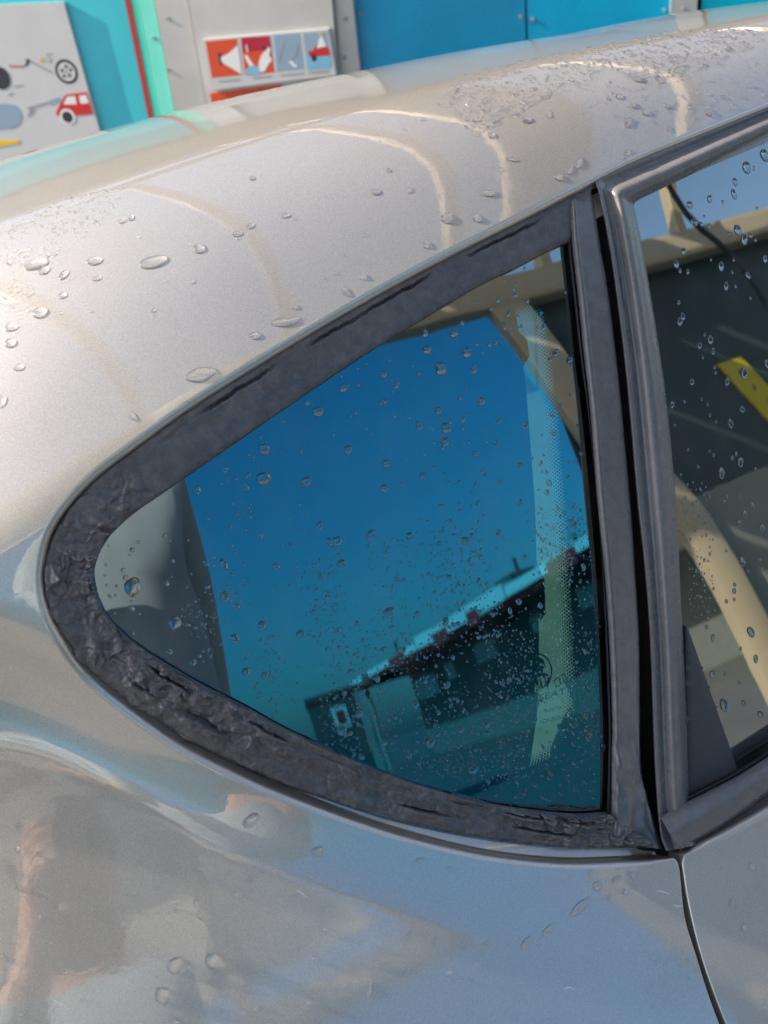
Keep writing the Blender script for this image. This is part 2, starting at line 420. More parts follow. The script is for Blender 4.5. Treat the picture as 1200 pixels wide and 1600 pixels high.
# ---- black sheet standing in for the shade behind seals and gaps
loft('gap_shade_sheet', [([(870, 250), (880, 600), (930, 1000), (940, 1300), (1000, 1480), (1060, 1700)], -.034), ([(960, 200), (1010, 600), (1050, 1000), (1060, 1300), (1110, 1480), (1180, 1700)], -.034)], 60, 3, 'black_rubber', car, BODY)
loft('roof_seal', [([(930, 255), (1000, 226), (1100, 187), (1200, 147), (1330, 94)], -.014), ([(915, 292), (1000, 255), (1100, 213), (1200, 171), (1330, 118)], -.010), ([(915, 330), (1000, 290), (1100, 245), (1200, 203), (1330, 150)], -.02)], 80, 5, 'black_rubber', car, BODY)

# ---- quarter window seal (smeared sealant over rubber)
SEAL_OUT = [(930, 282), (880, 306), (810, 341), (680, 406), (560, 471), (460, 529), (360, 590), (282, 641), (204, 700), (146, 745), (104, 792), (76, 840), (65, 893), (71, 945), (94, 996), (136, 1050), (205, 1103), (296, 1160), (395, 1207), (460, 1233), (556, 1266), (645, 1291), (760, 1313), (880, 1325), (960, 1326), (1022, 1322)]
SEAL_IN = [(888, 380), (845, 400), (800, 424), (745, 450), (600, 537), (530, 582), (440, 643), (340, 712), (262, 766), (205, 806), (168, 843), (150, 880), (149, 908), (160, 946), (184, 980), (224, 1013), (300, 1060), (388, 1106), (450, 1140), (556, 1188), (650, 1224), (756, 1253), (850, 1267), (905, 1271), (945, 1268)]
NS = 1300
so_px, si_px = spline(SEAL_OUT, NS), spline(SEAL_IN, NS)
def mix(a, b, t): return a*(1-t)+b*t
def ease_edge(u, a, b, w): return sstep((u-a)/w)*sstep((b-u)/w)
def fbm(p, f, o=4): return noise.fractal(Vector(p)*f, .9, 2.1, o)
def slit(t, u, c0, a0, a1, w, seed, breaks=.6):
    c = c0+.022*noise.noise(Vector((u*28, seed, 5)))+.016*noise.noise(Vector((u*120, seed, 9)))+.010*noise.noise(Vector((u*420, seed, 2)))
    k = ease_edge(u, a0, a1, .02)*sstep(noise.noise(Vector((u*22, seed, 1)))*2.2+breaks)
    return math.exp(-abs((t-c)/w)**3)*k, sstep((c-t)/.02)*sstep((t-c+.16)/.12)*k
def seal_disp(t, u, p):
    low = (.3+.7*sstep((noise.noise(Vector(p)*11)+.32)/.3))*(.45+.55*sstep((t-.22)/.25))
    rough = .06+.94*ease_edge(u, .37, 1.03, .05)*low       # tip and lower run are smeared, upper run is clean
    tip = ease_edge(u, .40, .56, .05); bot = ease_edge(u, .54, 1.1, .05); cor = sstep((u-.93)/.05)
    q = Vector(p); edge = sstep(t/.10)*sstep((1-t)/.08)
    e = fbm(q+Vector((3, 1, 0)), 38, 5)*.0017*rough+fbm(q, 160, 4)*.00055*rough
    g, h = slit(t, u, .30, .03, .37, .016, 1.); e -= .0055*g; e += .0007*h
    for c0, sd, a0 in ((.40, 3., .55), (.66, 7., .52), (.84, 11., .58)):
        g, h = slit(t, u, c0, a0, 1.0, .013, sd, .15); e -= .0034*g; e += .0015*h
    # drag marks across at the tip
    e += (abs(noise.noise(Vector((u*110+noise.noise(q*30)*2, t*3.0, 9.7))))-.3)*.0030*tip*sstep((t-.35)/.3)
    # peeled layers with ragged edges, stretched along the run
    wv = Vector((u*46, t*5.0, 1.3))+.5*noise.noise_vector(q*60)+.9*noise.noise_vector(q*20)
    for lv, (th, am) in enumerate(((.02, .0010), (.22, .0014), (.40, .0014))):
        e += am*sstep((noise.noise(wv+Vector((0, 0, lv*.3)))-th)/.035)*(rough-.05)
    # torn, ragged flakes
    fl = noise.noise(q*70+Vector((0, 4, 0))); e += .0016*sstep((fl-.18)/.05)*rough*sstep(noise.noise(q*18)*3+.4)
    e += cor*(.0028*abs(fbm(q+Vector((9, 9, 2)), 55, 4))+.0006)
    return e*edge*(1+.95*ease_edge(u, .37, 1.03, .05)+.5*sstep((u-.85)/.1))
seal = loft('window_seal', [(so_px, -.0137), (mix(so_px, si_px, .10), -.0055), (mix(so_px, si_px, .42), -.0068), (mix(so_px, si_px, .72), -.0072), (mix(so_px, si_px, .95), -.0080), (si_px, -.0125)], NS, 17, 'sealant', car, BODY, disp=seal_disp)
seal['label'] = 'dark rubber window surround smeared with cracked sealant'

# ---- front moulding of the quarter window
GL = [(886, 372), (897, 470), (907, 560), (919, 650), (930, 760), (938, 850), (944, 950), (948, 1050), (951, 1150), (948, 1272)]
ML = [(890, 318), (893, 380), (903, 470), (912, 560), (921, 640), (932, 780), (944, 900), (951, 1000), (955, 1100), (956, 1160), (953, 1316)]
MR = [(922, 288), (930, 330), (941, 400), (950, 450), (968, 600), (985, 780), (993, 900), (999, 1000), (1000, 1100), (1001, 1190), (1012, 1250), (1034, 1327)]
loft('pane_edge_seal', [(GL, -.0115), (mix(spline(GL, 200), spline(ML, 200), .5), -.0082), (ML, -.0105)], 200, 4, 'black_rubber', car, BODY)
a_, b_ = spline(ML, 260), spline(MR, 260)
def mould_disp(t, u, p):
    k = sstep((u-.80)/.08); q = Vector(p); edge = sstep(t/.1)*sstep((1-t)/.1)
    return edge*(k*(.0016*fbm(q, 60, 5)+(abs(noise.noise(Vector((t*6+noise.noise(q*30), u*20, 1))))-.3)*.0045)+.00012*fbm(q, 90, 3))
loft('pillar_moulding', [(a_, -.0105), (mix(a_, b_, .05), -.0062), (mix(a_, b_, .18), -.0030), (mix(a_, b_, .27), -.0052), (mix(a_, b_, .62), -.0062), (mix(a_, b_, .92), -.0072), (mix(a_, b_, .99), -.0105), (b_, -.026)], 260, 7, 'moulding', car, BODY, disp=mould_disp)

# ---- rear door upper frame, an L of one folded section
DFo_v = [(1040, 1330), (1030, 1296), (1022, 1187), (1015, 1000), (1006, 880), (995, 780), (979, 600), (961, 450), (945, 350), (933, 296)]
DFo_c = [(933, 296), (929, 284), (931, 276), (940, 270)]
DFo_h = [(940, 270), (970, 258), (1007, 243), (1100, 205), (1200, 165), (1330, 112)]
DFi_v = [(1090, 1320), (1078, 1260), (1073, 1130), (1068, 1010), (1063, 920), (1057, 790), (1041, 625), (1030, 545), (1015, 450), (1001, 370), (992, 327)]
DFi_c = [(992, 327), (990, 321), (992, 317), (998, 312)]
DFi_h = [(998, 312), (1040, 292), (1100, 263), (1200, 213), (1330, 150)]
def Lrail(v, c, h): return np.vstack([spline(v, 240), spline(c, 16)[1:-1], spline(h, 120)])
fo, fi = Lrail(DFo_v, DFo_c, DFo_h), Lrail(DFi_v, DFi_c, DFi_h); NF_ = len(fo)
def frame_disp(t, u, p):
    q = Vector(p); e = .00010*fbm(q, 70, 3)
    s = math.exp(-((t-.34-.02*noise.noise(Vector((u*60, 1, 1))))/.03)**2)*ease_edge(u, .52, .66, .02)*.0012      # peeled strip below the corner
    return e-s
frame = loft('door_frame', [(fo, -.020), (mix(fo, fi, .02), -.0040), (mix(fo, fi, .12), -.0022), (mix(fo, fi, .26), -.0050), (mix(fo, fi, .34), -.0044), (mix(fo, fi, .58), .0022), (mix(fo, fi, .80), .0006), (mix(fo, fi, .93), -.0050), (fi, -.0125)], NF_, 6, 'moulding', door, BODY, disp=frame_disp)
lip_o = mix(fo, fi, .925)
# ---- door glass and corner trim
dg = np.vstack([spline(DFi_h, 30)[::-1]+[0, -8], spline(DFi_v[::-1], 60)+[-8, 0], [[1090, 1300], [1180, 1260], [1330, 1180]]])
dglass = pane_patch('door_glass', dg, -.0105, 26, 'tinted_glass', door)
dglass['label'] = 'dark tinted rear door glass with water drops'
tri = [(1071, 978), (1076, 984), (1156, 1212), (1150, 1226), (1080, 1268), (1074, 1262)]
tri = poly_line(tri+[tri[0]], 80)[:-1]
ctrim = pane_patch('corner_trim', tri, -.0085, 12, 'corner_plastic', door)
sol = ctrim.modifiers.new('thickness', 'SOLIDIFY'); sol.thickness = .003; sol.offset = -1
# ---- belt weatherstrip, a capped half-round
BU = [(1031, 1276), (1080, 1248), (1152, 1211), (1200, 1170), (1330, 1050)]
BU = [(1031, 1276), (1060, 1259), (1100, 1239), (1152, 1212), (1200, 1182), (1330, 1095)]
BL = [(1062, 1329), (1090, 1313), (1130, 1290), (1165, 1266), (1200, 1240), (1330, 1146)]
bu, bl = spline(BU, 140), spline(BL, 140)
strip = loft('belt_strip', [(bu+[0, 8], -.014), (bu, -.004), (mix(bu, bl, .10), .0045), (mix(bu, bl, .30), .0105), (mix(bu, bl, .52), .0125), (mix(bu, bl, .74), .0095), (mix(bu, bl, .92), .0025), (bl, -.006), (bl+[0, 4], -.016)], 140, 6, 'moulding', door, BODY)
# end cap: fan across the open end
me = strip.data; n_ = 140; na_ = len(me.vertices)//n_
endv = [np.array(me.vertices[a*n_].co) for a in range(na_)]
cen = np.mean(endv, axis=0); inner = [cen+(v-cen)*.84+np.array([.006, .0, .0]) for v in endv]
deep = [v+np.array([.02, .012, .0]) for v in inner]
capv = endv+inner+deep; capf = [(i, i+1, na_+i+1, na_+i) for i in range(na_-1)]+[(na_+i, na_+i+1, 2*na_+i+1, 2*na_+i) for i in range(na_-1)]
mesh_obj('end_cap', capv, capf, 'black_rubber', strip, sharp=40)
loft('glass_wiper', [(bu+[0, -9], -.0102), (bu+[0, -4], -.007), (bu+[0, 6], -.008)], 140, 3, 'black_rubber', door, BODY)

# ---- quarter glass with ceramic print
gp = np.vstack([si_px[::12], spline(GL, 60)[::-1][1:-1]])
# push the outline a little under the seal
cg = gp.mean(0); gpo = gp+(gp-cg)/np.linalg.norm(gp-cg, axis=1, keepdims=True)*9
GOFF = -.0090
qglass = pane_patch('quarter_glass', gpo, GOFF, 24, 'tinted_glass', car)
qglass['label'] = 'blue tinted triangular quarter glass beaded with water'
FR = [(850, 492), (862, 570), (872, 650), (882, 780), (890, 900), (896, 1000), (899, 1080), (896, 1130), (882, 1163), (856, 1185), (815, 1200), (740, 1190), (640, 1150), (540, 1100), (450, 1045), (385, 990), (330, 920), (300, 860), (296, 820), (330, 775), (420, 705), (540, 628), (640, 565), (720, 520), (790, 486), (830, 478), (845, 482), (850, 492)]
fr_px = spline(FR, 240)[:-1]
# band = outline minus inner window: stitch as a strip by nearest angle
def pane_ring(name, outer, inner, off, mat, parent):
    no, n_i = len(outer), len(inner); pts = [Vector(p) for p in outer]+[Vector(p) for p in inner]
    ed = [(i, (i+1) % no) for i in range(no)]+[(no+i, no+(i+1) % n_i) for i in range(n_i)]
    res = geometry.delaunay_2d_cdt(pts, ed, [], 0, 1e-7)
    V = np.array([tuple(v) for v in res[0]]); T = np.array([f for f in res[2]]); cen = V[T].mean(1)
    T = T[pip(cen, outer) & ~pip(cen, inner)]; P, N = rail3(V, off, PANE)
    return mesh_obj(name, P, T.tolist(), mat, parent)
pane_ring('frit_band', gpo, fr_px, GOFF-.0008, 'frit', qglass)
# dots that fade inwards from the band
V_, F_ = [], []
inward = fr_px.mean(0)-fr_px; inward /= np.linalg.norm(inward, axis=1, keepdims=True)
tn = np.gradient(fr_px, axis=0); tn /= np.linalg.norm(tn, axis=1, keepdims=True); nrm2 = np.stack([-tn[:, 1], tn[:, 0]], 1)
nrm2 *= np.sign((nrm2*inward).sum(1))[:, None]
Lf = np.concatenate([[0], np.cumsum(np.linalg.norm(np.diff(fr_px, axis=0), axis=1))])
step = 5.6
for row in range(7):
    rr = 2.6*(1-row/7.2)
    for s in np.arange((row % 2)*step/2, Lf[-1], step):
        c = np.array([np.interp(s, Lf, fr_px[:, k]) for k in (0, 1)]); nn = np.array([np.interp(s, Lf, nrm2[:, k]) for k in (0, 1)])
        q = c+nn*(row*3.5+1.0)
        r0 = PANE.place(q[0], q[1], GOFF-.0008, 1)
        if r0 is None: continue
        p, n, _ = r0; e1 = np.cross(n, [0, 0, 1]); e1 /= np.linalg.norm(e1); e2 = np.cross(n, e1); rm = rr*np.linalg.norm(p-C)/F; st = len(V_)
        for k in range(6): V_.append(p+rm*(e1*math.cos(k*1.0472)+e2*math.sin(k*1.0472)))
        F_.append(tuple(range(st, st+6)))
tag(mesh_obj('frit_dots', V_, F_, 'frit', qglass, smooth=False), kind='stuff')

# printed mark on the glass
def text_mesh(s, size=1.0):
    cu = bpy.data.curves.new('t', 'FONT'); cu.body = s; cu.size = size; cu.resolution_u = 3
    ob = bpy.data.objects.new('t', cu); COL.objects.link(ob); bpy.context.view_layer.update()
    dg_ = bpy.context.evaluated_depsgraph_get(); me = ob.evaluated_get(dg_).to_mesh()
    V = np.array([v.co[:2] for v in me.vertices]); Fc = [tuple(p.vertices) for p in me.polygons]
    ob.evaluated_get(dg_).to_mesh_clear(); bpy.data.objects.remove(ob); bpy.data.curves.remove(cu)
    return V, Fc
def glass_text(name, s, x0, x1, slope, h, wide=True, off=None):
    V, Fc = text_mesh(s); lo, hi = V.min(0), V.max(0); V = (V-lo)/(hi-lo)
    px = [(x0[0]+u*(x1-x0[0])+v*1.2, x0[1]+slope*u*(x1-x0[0])-v*h) for u, v in V]
    P, N = rail3(px, off or GOFF-.0004, PANE); return mesh_obj(name, P, Fc, 'etch', qglass, smooth=False)
glass_text('lettering', 'SEAT', (842, 1096), 883, -.30, 10)
glass_text('lettering', 'SI218 175', (852, 1114), 876, -.25, 5.5)
glass_text('lettering', 'E2R-000501', (847, 1131), 880, -.25, 7)
glass_text('lettering', 'T......', (850, 1148), 876, -.22, 4.5)
def glass_shape(name, polys):
    V, Fc = [], []
    for poly in polys:
        P, N = rail3(poly, GOFF-.0004, PANE); st = len(V); V += list(P); Fc.append(tuple(range(st, st+len(P))))
    return mesh_obj(name, V, Fc, 'etch', qglass, smooth=False)
def arc(cx, cy, rx, ry, a0, a1, wd, n=28):
    out = []
    for k in range(n):
        t0, t1 = rad(a0+(a1-a0)*k/n), rad(a0+(a1-a0)*(k+1)/n)
        f = lambda t, q: (cx+(rx+q)*math.cos(t), cy-(ry+q)*math.sin(t))
        out.append([f(t0, 0), f(t1, 0), f(t1, -wd), f(t0, -wd)])
    return out
def seg(x0, y0, x1, y1, wd):
    dx, dy = x1-x0, y1-y0; L = math.hypot(dx, dy); nx, ny = -dy/L*wd/2, dx/L*wd/2
    return [(x0+nx, y0+ny), (x1+nx, y1+ny), (x1-nx, y1-ny), (x0-nx, y0-ny)]
em = arc(838, 1049, 25, 29, 0, 360, 2.2, 40)+arc(840, 1037, 11, 10, -90, 180, 5, 16)+arc(848, 1062, 12, 11, -70, 130, 4.5, 16)
em += [seg(824, 1040, 848, 1050, 5), seg(842, 1054, 847, 1076, 3.2), seg(848, 1052, 856, 1073, 3.2), seg(822, 1060, 838, 1062, 5)]
glass_shape('emblem', em)
bk = [seg(866, 1064, 869, 1074, 1.4), seg(869, 1074, 876, 1069, 1.4), seg(876, 1069, 885, 1063, 1.4), seg(885, 1063, 882, 1053, 1.4), seg(866, 1064, 872, 1057, 1.4), seg(872, 1057, 882, 1053, 1.4), seg(873, 1057, 876, 1069, 1.4), seg(879, 1056.5, 880.4, 1061, 1.5), seg(880.8, 1062.4, 881.2, 1063.8, 1.5)]
glass_shape('book_symbol', bk)

# ---- interior seen through the glass
def inner_patch(name, poly, depth, mat, parent=car, th=.012, sp=60):
    poly = poly_line(list(poly)+[poly[0]], max(24, len(poly)*8))[:-1]
    o = pane_patch(name, poly, -depth, sp, mat, parent)
    sdf = o.modifiers.new('thickness', 'SOLIDIFY'); sdf.thickness = th; sdf.offset = -1; return o
inner_patch('pillar_trim', [(90, 700), (500, 540), (760, 420), (800, 440), (822, 600), (836, 780), (843, 1000), (841, 1110), (828, 1196), (800, 1330), (500, 1300), (250, 1180), (90, 980)], .085, 'trim_dark')
inner_patch('seat_back', [(905, 1330), (925, 1200), (960, 1120), (1330, 1060), (1330, 1450), (900, 1450)], .22, 'seat_cloth', th=.08)
for pts in ([(890, 1060), (912, 1110), (930, 1180), (938, 1290)], [(880, 1130), (895, 1180), (908, 1230), (918, 1300)]):  # blue light reflections made as coloured strips behind the glass
    cpx = spline(pts, 30); w_ = np.linspace(9, 13, 30)[:, None]*[1, -.2]
    loft('blue_reflection', [(cpx-w_, -.13), (cpx, -.124), (cpx+w_, -.13)], 30, 4, 'reflection_blue', car, PANE)
# cabin floor and far door card keep the cabin dark
def boxm(name, lo, hi, mat, parent=None, rot=None, bev=0.0):
    bm = bmesh.new(); bmesh.ops.create_cube(bm, size=1)
    lo, hi = np.array(lo, float), np.array(hi, float)
    for v in bm.verts: v.co = Vector((lo+hi)/2+np.array(v.co)*(hi-lo))
    if bev: bmesh.ops.bevel(bm, geom=bm.edges[:], offset=bev, segments=2, affect='EDGES', profile=.6)
    me = bpy.data.meshes.new(name); bm.to_mesh(me); bm.free(); me.materials.append(MATS[mat] if isinstance(mat, str) else mat)
    o = bpy.data.objects.new(name, me); COL.objects.link(o)
    if parent: o.parent = parent
    return o
boxm('cabin_floor', (-.7, .05, .0), (.88, 1.25, .04), 'trim_dark', car)
boxm('far_door_card', (-.7, 1.22, .045), (.88, 1.27, .80), 'trim_dark', car)
simple('seat_pale', (.15, .25, .205), .9, bump=.3, bscale=400)
mesh_obj('pale_seat_slab', [(x, y, z) for x in (-.6, .86) for y, z in ((.05, .05), (.05, .10), (.6, .36), (1.15, .68), (1.18, .05))], [(0, 5, 6, 1), (1, 6, 7, 2), (2, 7, 8, 3), (3, 8, 9, 4), (0, 4, 9, 5), (4, 3, 2, 1, 0), (5, 6, 7, 8, 9)], 'seat_pale', car, smooth=False)  # pale slab added and sloped to catch sun behind the clear strip
inner_patch('door_dark_sheet', [(935, 250), (1330, 120), (1330, 1400), (950, 1400), (925, 900)], .12, 'trim_dark')  # added dark sheet hiding the lit cabin behind the door glass

# ------------------------------------------------------------------ wall behind the car
simple('teal_panel', srgb(58, 192, 205), .28, var=.12, scale=3, coat=.3)
simple('blue_panel', srgb(0, 160, 205), .30, var=.14, scale=3.5, coat=.3)
simple('cyan_panel', srgb(0, 205, 225), .28, var=.05, scale=3, coat=.3)
simple('mint_strip', srgb(120, 230, 210), .35, var=.05)
simple('red_print', srgb(200, 40, 45), .4, var=.05)
simple('orange_print', srgb(215, 78, 40), .45, var=.06)
simple('crimson_print', srgb(180, 25, 55), .45, var=.06)
simple('steel', (.58, .57, .55), .34, metal=.5, var=.08, scale=5)
simple('poster_white', (.58, .58, .58), .45, var=.03)
simple('print_black', (.02, .022, .03), .5)
simple('print_grey', (.32, .33, .34), .5)
simple('print_blue_grey', srgb(140, 165, 185), .5, var=.05)
simple('print_light_blue', srgb(120, 185, 210), .5, var=.05)
simple('print_white', (.8, .8, .8), .45, var=.03)
simple('print_yellow', srgb(225, 190, 30), .5, var=.05)
WY = rad(-36); WE = np.array([math.cos(WY), math.sin(WY), 0]); WN = np.array([math.sin(WY), -math.cos(WY), 0])
W0 = C+3.4*pray(600, 80)
def wpx(X, Y, h=0.):
    r = pray(X, Y); o = W0+WN*h; t = ((o-C)@WN)/(r@WN); p = C+t*r; return float((p-W0)@WE), float(p[2])
def wpt(a, z, h): return W0*[1, 1, 0]+WE*a+WN*h+np.array([0, 0, z])
def wprism(name, poly, hf, hb, mat, parent=None, px=True):
    """outline on the wall plane, front face at hf, back at hb"""
    az_ = [wpx(X, Y, hf) for X, Y in poly] if px else poly
    n = len(az_); V = [wpt(a, z, hf) for a, z in az_]+[wpt(a, z, hb) for a, z in az_]
    ar = sum(az_[i][0]*az_[(i+1) % n][1]-az_[(i+1) % n][0]*az_[i][1] for i in range(n))
    order = list(range(n)) if ar > 0 else list(range(n))[::-1]
    Fc = [tuple(order), tuple([i+n for i in order[::-1]])]
    for k in range(n):
        i, j = order[k], order[(k+1) % n]; Fc.append((i, i+n, j+n, j))
    return mesh_obj(name, V, Fc, mat, parent, smooth=False)
def wrect(name, x0, x1, hf, hb, mat, parent, z0=0.0, z1=1.925, Y=40):
    a0, a1 = wpx(x0, Y, hf)[0], wpx(x1, Y, hf)[0]
    return wprism(name, [(a0, z0), (a1, z0), (a1, z1), (a0, z1)], hf, hb, mat, parent, px=False)
simple('brown_sheet', (.16, .14, .125), .5, var=.1, scale=3)
wall = tag(empty('bay_wall', tuple(wpt(0, 0, 0))), 'teal and blue panelled wash bay wall behind the car', 'wall')
wall_kids = [wrect('panel', -330, 203, 0, -.05, 'teal_panel', wall), wrect('trim_line', 204, 210, .012, -.05, 'red_print', wall),
    wrect('edge_strip', 210.5, 222, .004, -.05, 'mint_strip', wall), wrect('edge_strip', 223, 247, .018, -.05, 'mint_strip', wall),
    wrect('panel', 556, 821, 0, -.05, 'blue_panel', wall), wrect('panel', 824, 1046, 0, -.05, 'blue_panel', wall),
    wrect('top_rail', -330, 1500, .045, -.05, 'brown_sheet', wall, 1.93, 2.75),
    wrect('backing', 818, 828, -.03, -.07, 'print_black', wall),
    wrect('post', 1047, 1088, .03, -.05, 'steel', wall), wrect('backing', 1086, 1100, -.02, -.06, 'print_black', wall), wrect('panel', 1095, 1500, .01, -.05, 'cyan_panel', wall),
    wrect('post', 248, 300, .03, -.05, 'steel', wall), wrect('post', 519, 555, .03, -.05, 'steel', wall), wrect('backing', 296, 525, -.01, -.05, 'steel', wall)]
for X, Y, par_h in ((562, 22, .0), (562, 92, .0), (813, 26, .0), (832, 30, .0), (1038, 16, .0), (240, 60, .018), (262, 30, .03), (262, 110, .03), (540, 30, .03), (538, 90, .03), (1068, 14, .03)):
    wall_kids.append(wprism('screw', [(X+3.2*math.cos(t), Y+3.2*math.sin(t)) for t in np.linspace(0, 6.283, 10, endpoint=False)], par_h+.004, par_h-.001, 'print_grey', wall))
pay = tag(empty('wash_cabinet', tuple(wpt(0, 0, 0))), 'brushed steel cabinet mounted between the teal and blue panels', 'cabinet')
cab_kids = [wrect('body', 301, 518, .05, -.008, 'steel', pay, .25, 1.6)]
cab_kids.append(wprism('front_plate', [(306, -200), (500, -215), (531, 150), (333, 170)], .056, .0505, 'steel', pay))
cab_kids.append(wprism('red_plate', [(328, 146), (440, 132), (445, 190), (338, 200)], .062, .0565, 'orange_print', pay))
# instruction sign with four pictures
sign = tag(empty('instruction_sign', tuple(wpt(0, 0, 0))), 'small white sign with four square washing pictures on steel cabinet', 'sign')
SG = dict(hf=.075, hb=.057)
sk = [wprism('board', [(315, 62), (513, 45), (525, 117), (329, 141)], .075, .0565, 'poster_white', sign)]
def bil(q, u, v):
    q = np.array(q, float); return tuple((q[0]*(1-u)+q[1]*u)*(1-v)+(q[3]*(1-u)+q[2]*u)*v)
def pic(q, polys, base, parent, h):
    out = [wprism('picture', q, h+.0003, h-.0005, base, parent)]
    for lv, (mat, pts) in enumerate(polys):
        out.append(wprism('print', [bil(q, u, v) for u, v in pts], h+.0005+.0001*lv, h+.0001, mat, parent))
    return out
Q1 = [(321, 65), (370, 60), (378, 117), (331, 122)]; Q2 = [(376, 59), (421, 56), (429, 113), (383, 117)]
Q3 = [(427, 55), (468, 52), (475, 108), (433, 112)]; Q4 = [(473, 52), (511, 49), (518, 106), (480, 110)]
sk += pic(Q1, [('print_black', [(.33, .36), (.42, .34), (.44, .66), (.34, .68)]), ('print_white', [(.40, .46), (.56, .42), (.72, .36), (1, .18), (1, .98), (.86, .9), (.62, .74), (.48, .66), (.40, .58)])], 'orange_print', sign, .075)
sk += pic(Q2, [('crimson_print', [(0, 0), (1, 0), (1, .38), (0, .38)]), ('print_white', [(.05, .5), (.14, .46), (.36, .8), (.22, .86)]), ('print_white', [(.5, .72), (.62, .52), (.8, .38), (.9, .3), (.98, .34), (.9, .52), (.98, .66), (.84, .76), (.66, .96), (.5, .96)]), ('print_light_blue', [(.02, .88), (.24, .76), (.5, .82), (.5, 1), (.02, 1)]), ('print_white', [(.14, .2), (.18, .2), (.2, .4), (.15, .4)]), ('print_black', [(.72, .28), (.84, .3), (.82, .38), (.72, .36)])], 'orange_print', sign, .075)
sk += pic(Q3, [('print_grey', [(.3, .2), (.42, .16), (.36, .38), (.24, .42)]), ('print_grey', [(.12, .5), (.24, .46), (.16, .7), (.04, .74)]), ('print_grey', [(.72, .42), (.9, .3), (.78, .6), (.62, .7)]), ('print_white', [(.46, .76), (.56, .74), (.78, .9), (.68, .94)])], 'print_blue_grey', sign, .075)
sk += pic(Q4, [('print_light_blue', [(0, .58), (1, .58), (1, 1), (0, 1)]), ('red_print', [(.12, .5), (.36, .46), (.5, .34), (.86, .36), (1, .5), (1, .66), (.14, .66)]), ('print_black', [(.24, .62), (.34, .56), (.44, .62), (.44, .74), (.34, .8), (.24, .74)]), ('print_white', [(.5, .44), (.62, .22), (.76, .1), (.9, .4)]), ('print_yellow', [(.66, .04), (.78, .02), (.8, .12), (.7, .14)])], 'print_blue_grey', sign, .075)
for (x0, y0, x1, y1) in ((342, 127, 375, 124), (394, 121.5, 424, 119), (438, 117.5, 476, 114), (483, 114, 515, 111)):
    for k in range(9):
        u0_, u1_ = k/9, (k+.72)/9
        sk.append(wprism('caption', [(x0+(x1-x0)*u0_, y0+(y1-y0)*u0_-1.2), (x0+(x1-x0)*u1_, y0+(y1-y0)*u1_-1.2), (x0+(x1-x0)*u1_, y0+(y1-y0)*u1_+1.2), (x0+(x1-x0)*u0_, y0+(y1-y0)*u0_+1.2)], .0756, .0745, 'print_grey', sign))
# big poster
poster = tag(empty('washing_poster', tuple(wpt(0, 0, 0))), 'pale grey poster with wheel, red car and spray lance drawings on teal panel', 'poster')
pk = [wprism('board', [(-260, 18), (99, 3), (165, 238), (-220, 300)], .012, .001, 'poster_white', poster)]
LV = [0]
def pp(name, pts, mat):
    LV[0] += 1; h = .0122+.00003*LV[0]; pk.append(wprism(name, pts, h, .0115, mat, poster))
def ell(cx, cy, rx, ry, n=28): return [(cx+rx*math.cos(t)+ry*.22*math.sin(t), cy+ry*math.sin(t)) for t in np.linspace(0, 2*math.pi, n, endpoint=False)]
pp('tyre', ell(104, 112, 17.5, 19.5), 'print_black'); pp('rim', ell(104, 112, 13, 14.5), 'print_white'); pp('rim_ring', ell(104, 112, 11.5, 13), 'poster_white')
for k in range(5):
    t = k*2*math.pi/5-.4; pp('rim_hole', ell(104+7.2*math.cos(t), 112+8*math.sin(t), 2.6, 2.9, 12), 'print_black')
pp('hub', ell(104, 112, 2.4, 2.7, 12), 'print_grey')
pp('lance', seg(44, 94, 82, 114, 3), 'print_grey'); pp('lance_grip', [(40, 92), (47, 93), (46, 98), (42, 103), (37, 103), (41, 98)], 'print_black')
for k in range(6): pp('red_mark', seg(15+k*4, 101+(k % 2)*4, 18+k*4, 106-(k % 2)*3, 1.6), 'red_print')
pp('warning_mark', [(64, 89), (68, 97), (61, 97)], 'print_yellow'); pp('icon', [(71, 84), (80, 83), (81, 85), (72, 86)], 'print_grey')
pp('dial', ell(75, 93, 4.5, 4.5, 16), 'print_grey'); pp('dial_face', ell(75, 93, 3, 3, 16), 'poster_white')
pp('black_disc', ell(0, 122, 15.5, 18), 'print_black')
pp('caption', seg(21, 135, 34, 133, 2), 'print_grey'); pp('caption', seg(12, 149, 19, 145, 1.6), 'print_grey')
cap = [(-60, 164), (14, 162), (24, 165), (31, 174), (33, 184), (29, 194), (20, 200), (-56, 206)]
pp('blue_shape', cap, 'print_blue_grey')
pp('car_body', [(88, 174), (93, 164), (101, 149), (108, 147), (135, 144), (146, 178), (114, 181), (108, 172), (98, 174), (95, 182), (88, 180)], 'red_print')
pp('car_window', [(99, 163), (105, 151), (117, 150), (120, 163)], 'print_white'); pp('car_window', [(123, 150), (134, 148), (139, 161), (126, 162)], 'print_white')
pp('wheel_arch', ell(105.5, 182, 11.5, 12), 'print_white'); pp('car_wheel', ell(105.5, 183, 8.5, 9), 'print_black')
pp('lance', seg(46, 168, 76, 159, 2.4), 'print_grey'); pp('spray', seg(77, 160, 92, 155, 7), 'print_blue_grey')
pp('lance_grip', [(42, 167), (51, 166), (51, 173), (47, 178), (41, 182), (46, 174)], 'print_grey')
pp('yellow_band', [(-120, 222), (30, 219), (28, 224), (-120, 250)], 'print_yellow')
for root, kids in ((wall, wall_kids), (pay, cab_kids), (sign, sk), (poster, pk)):
    inv = Matrix.Translation(-root.location)
    for k in kids: k.data.transform(inv)

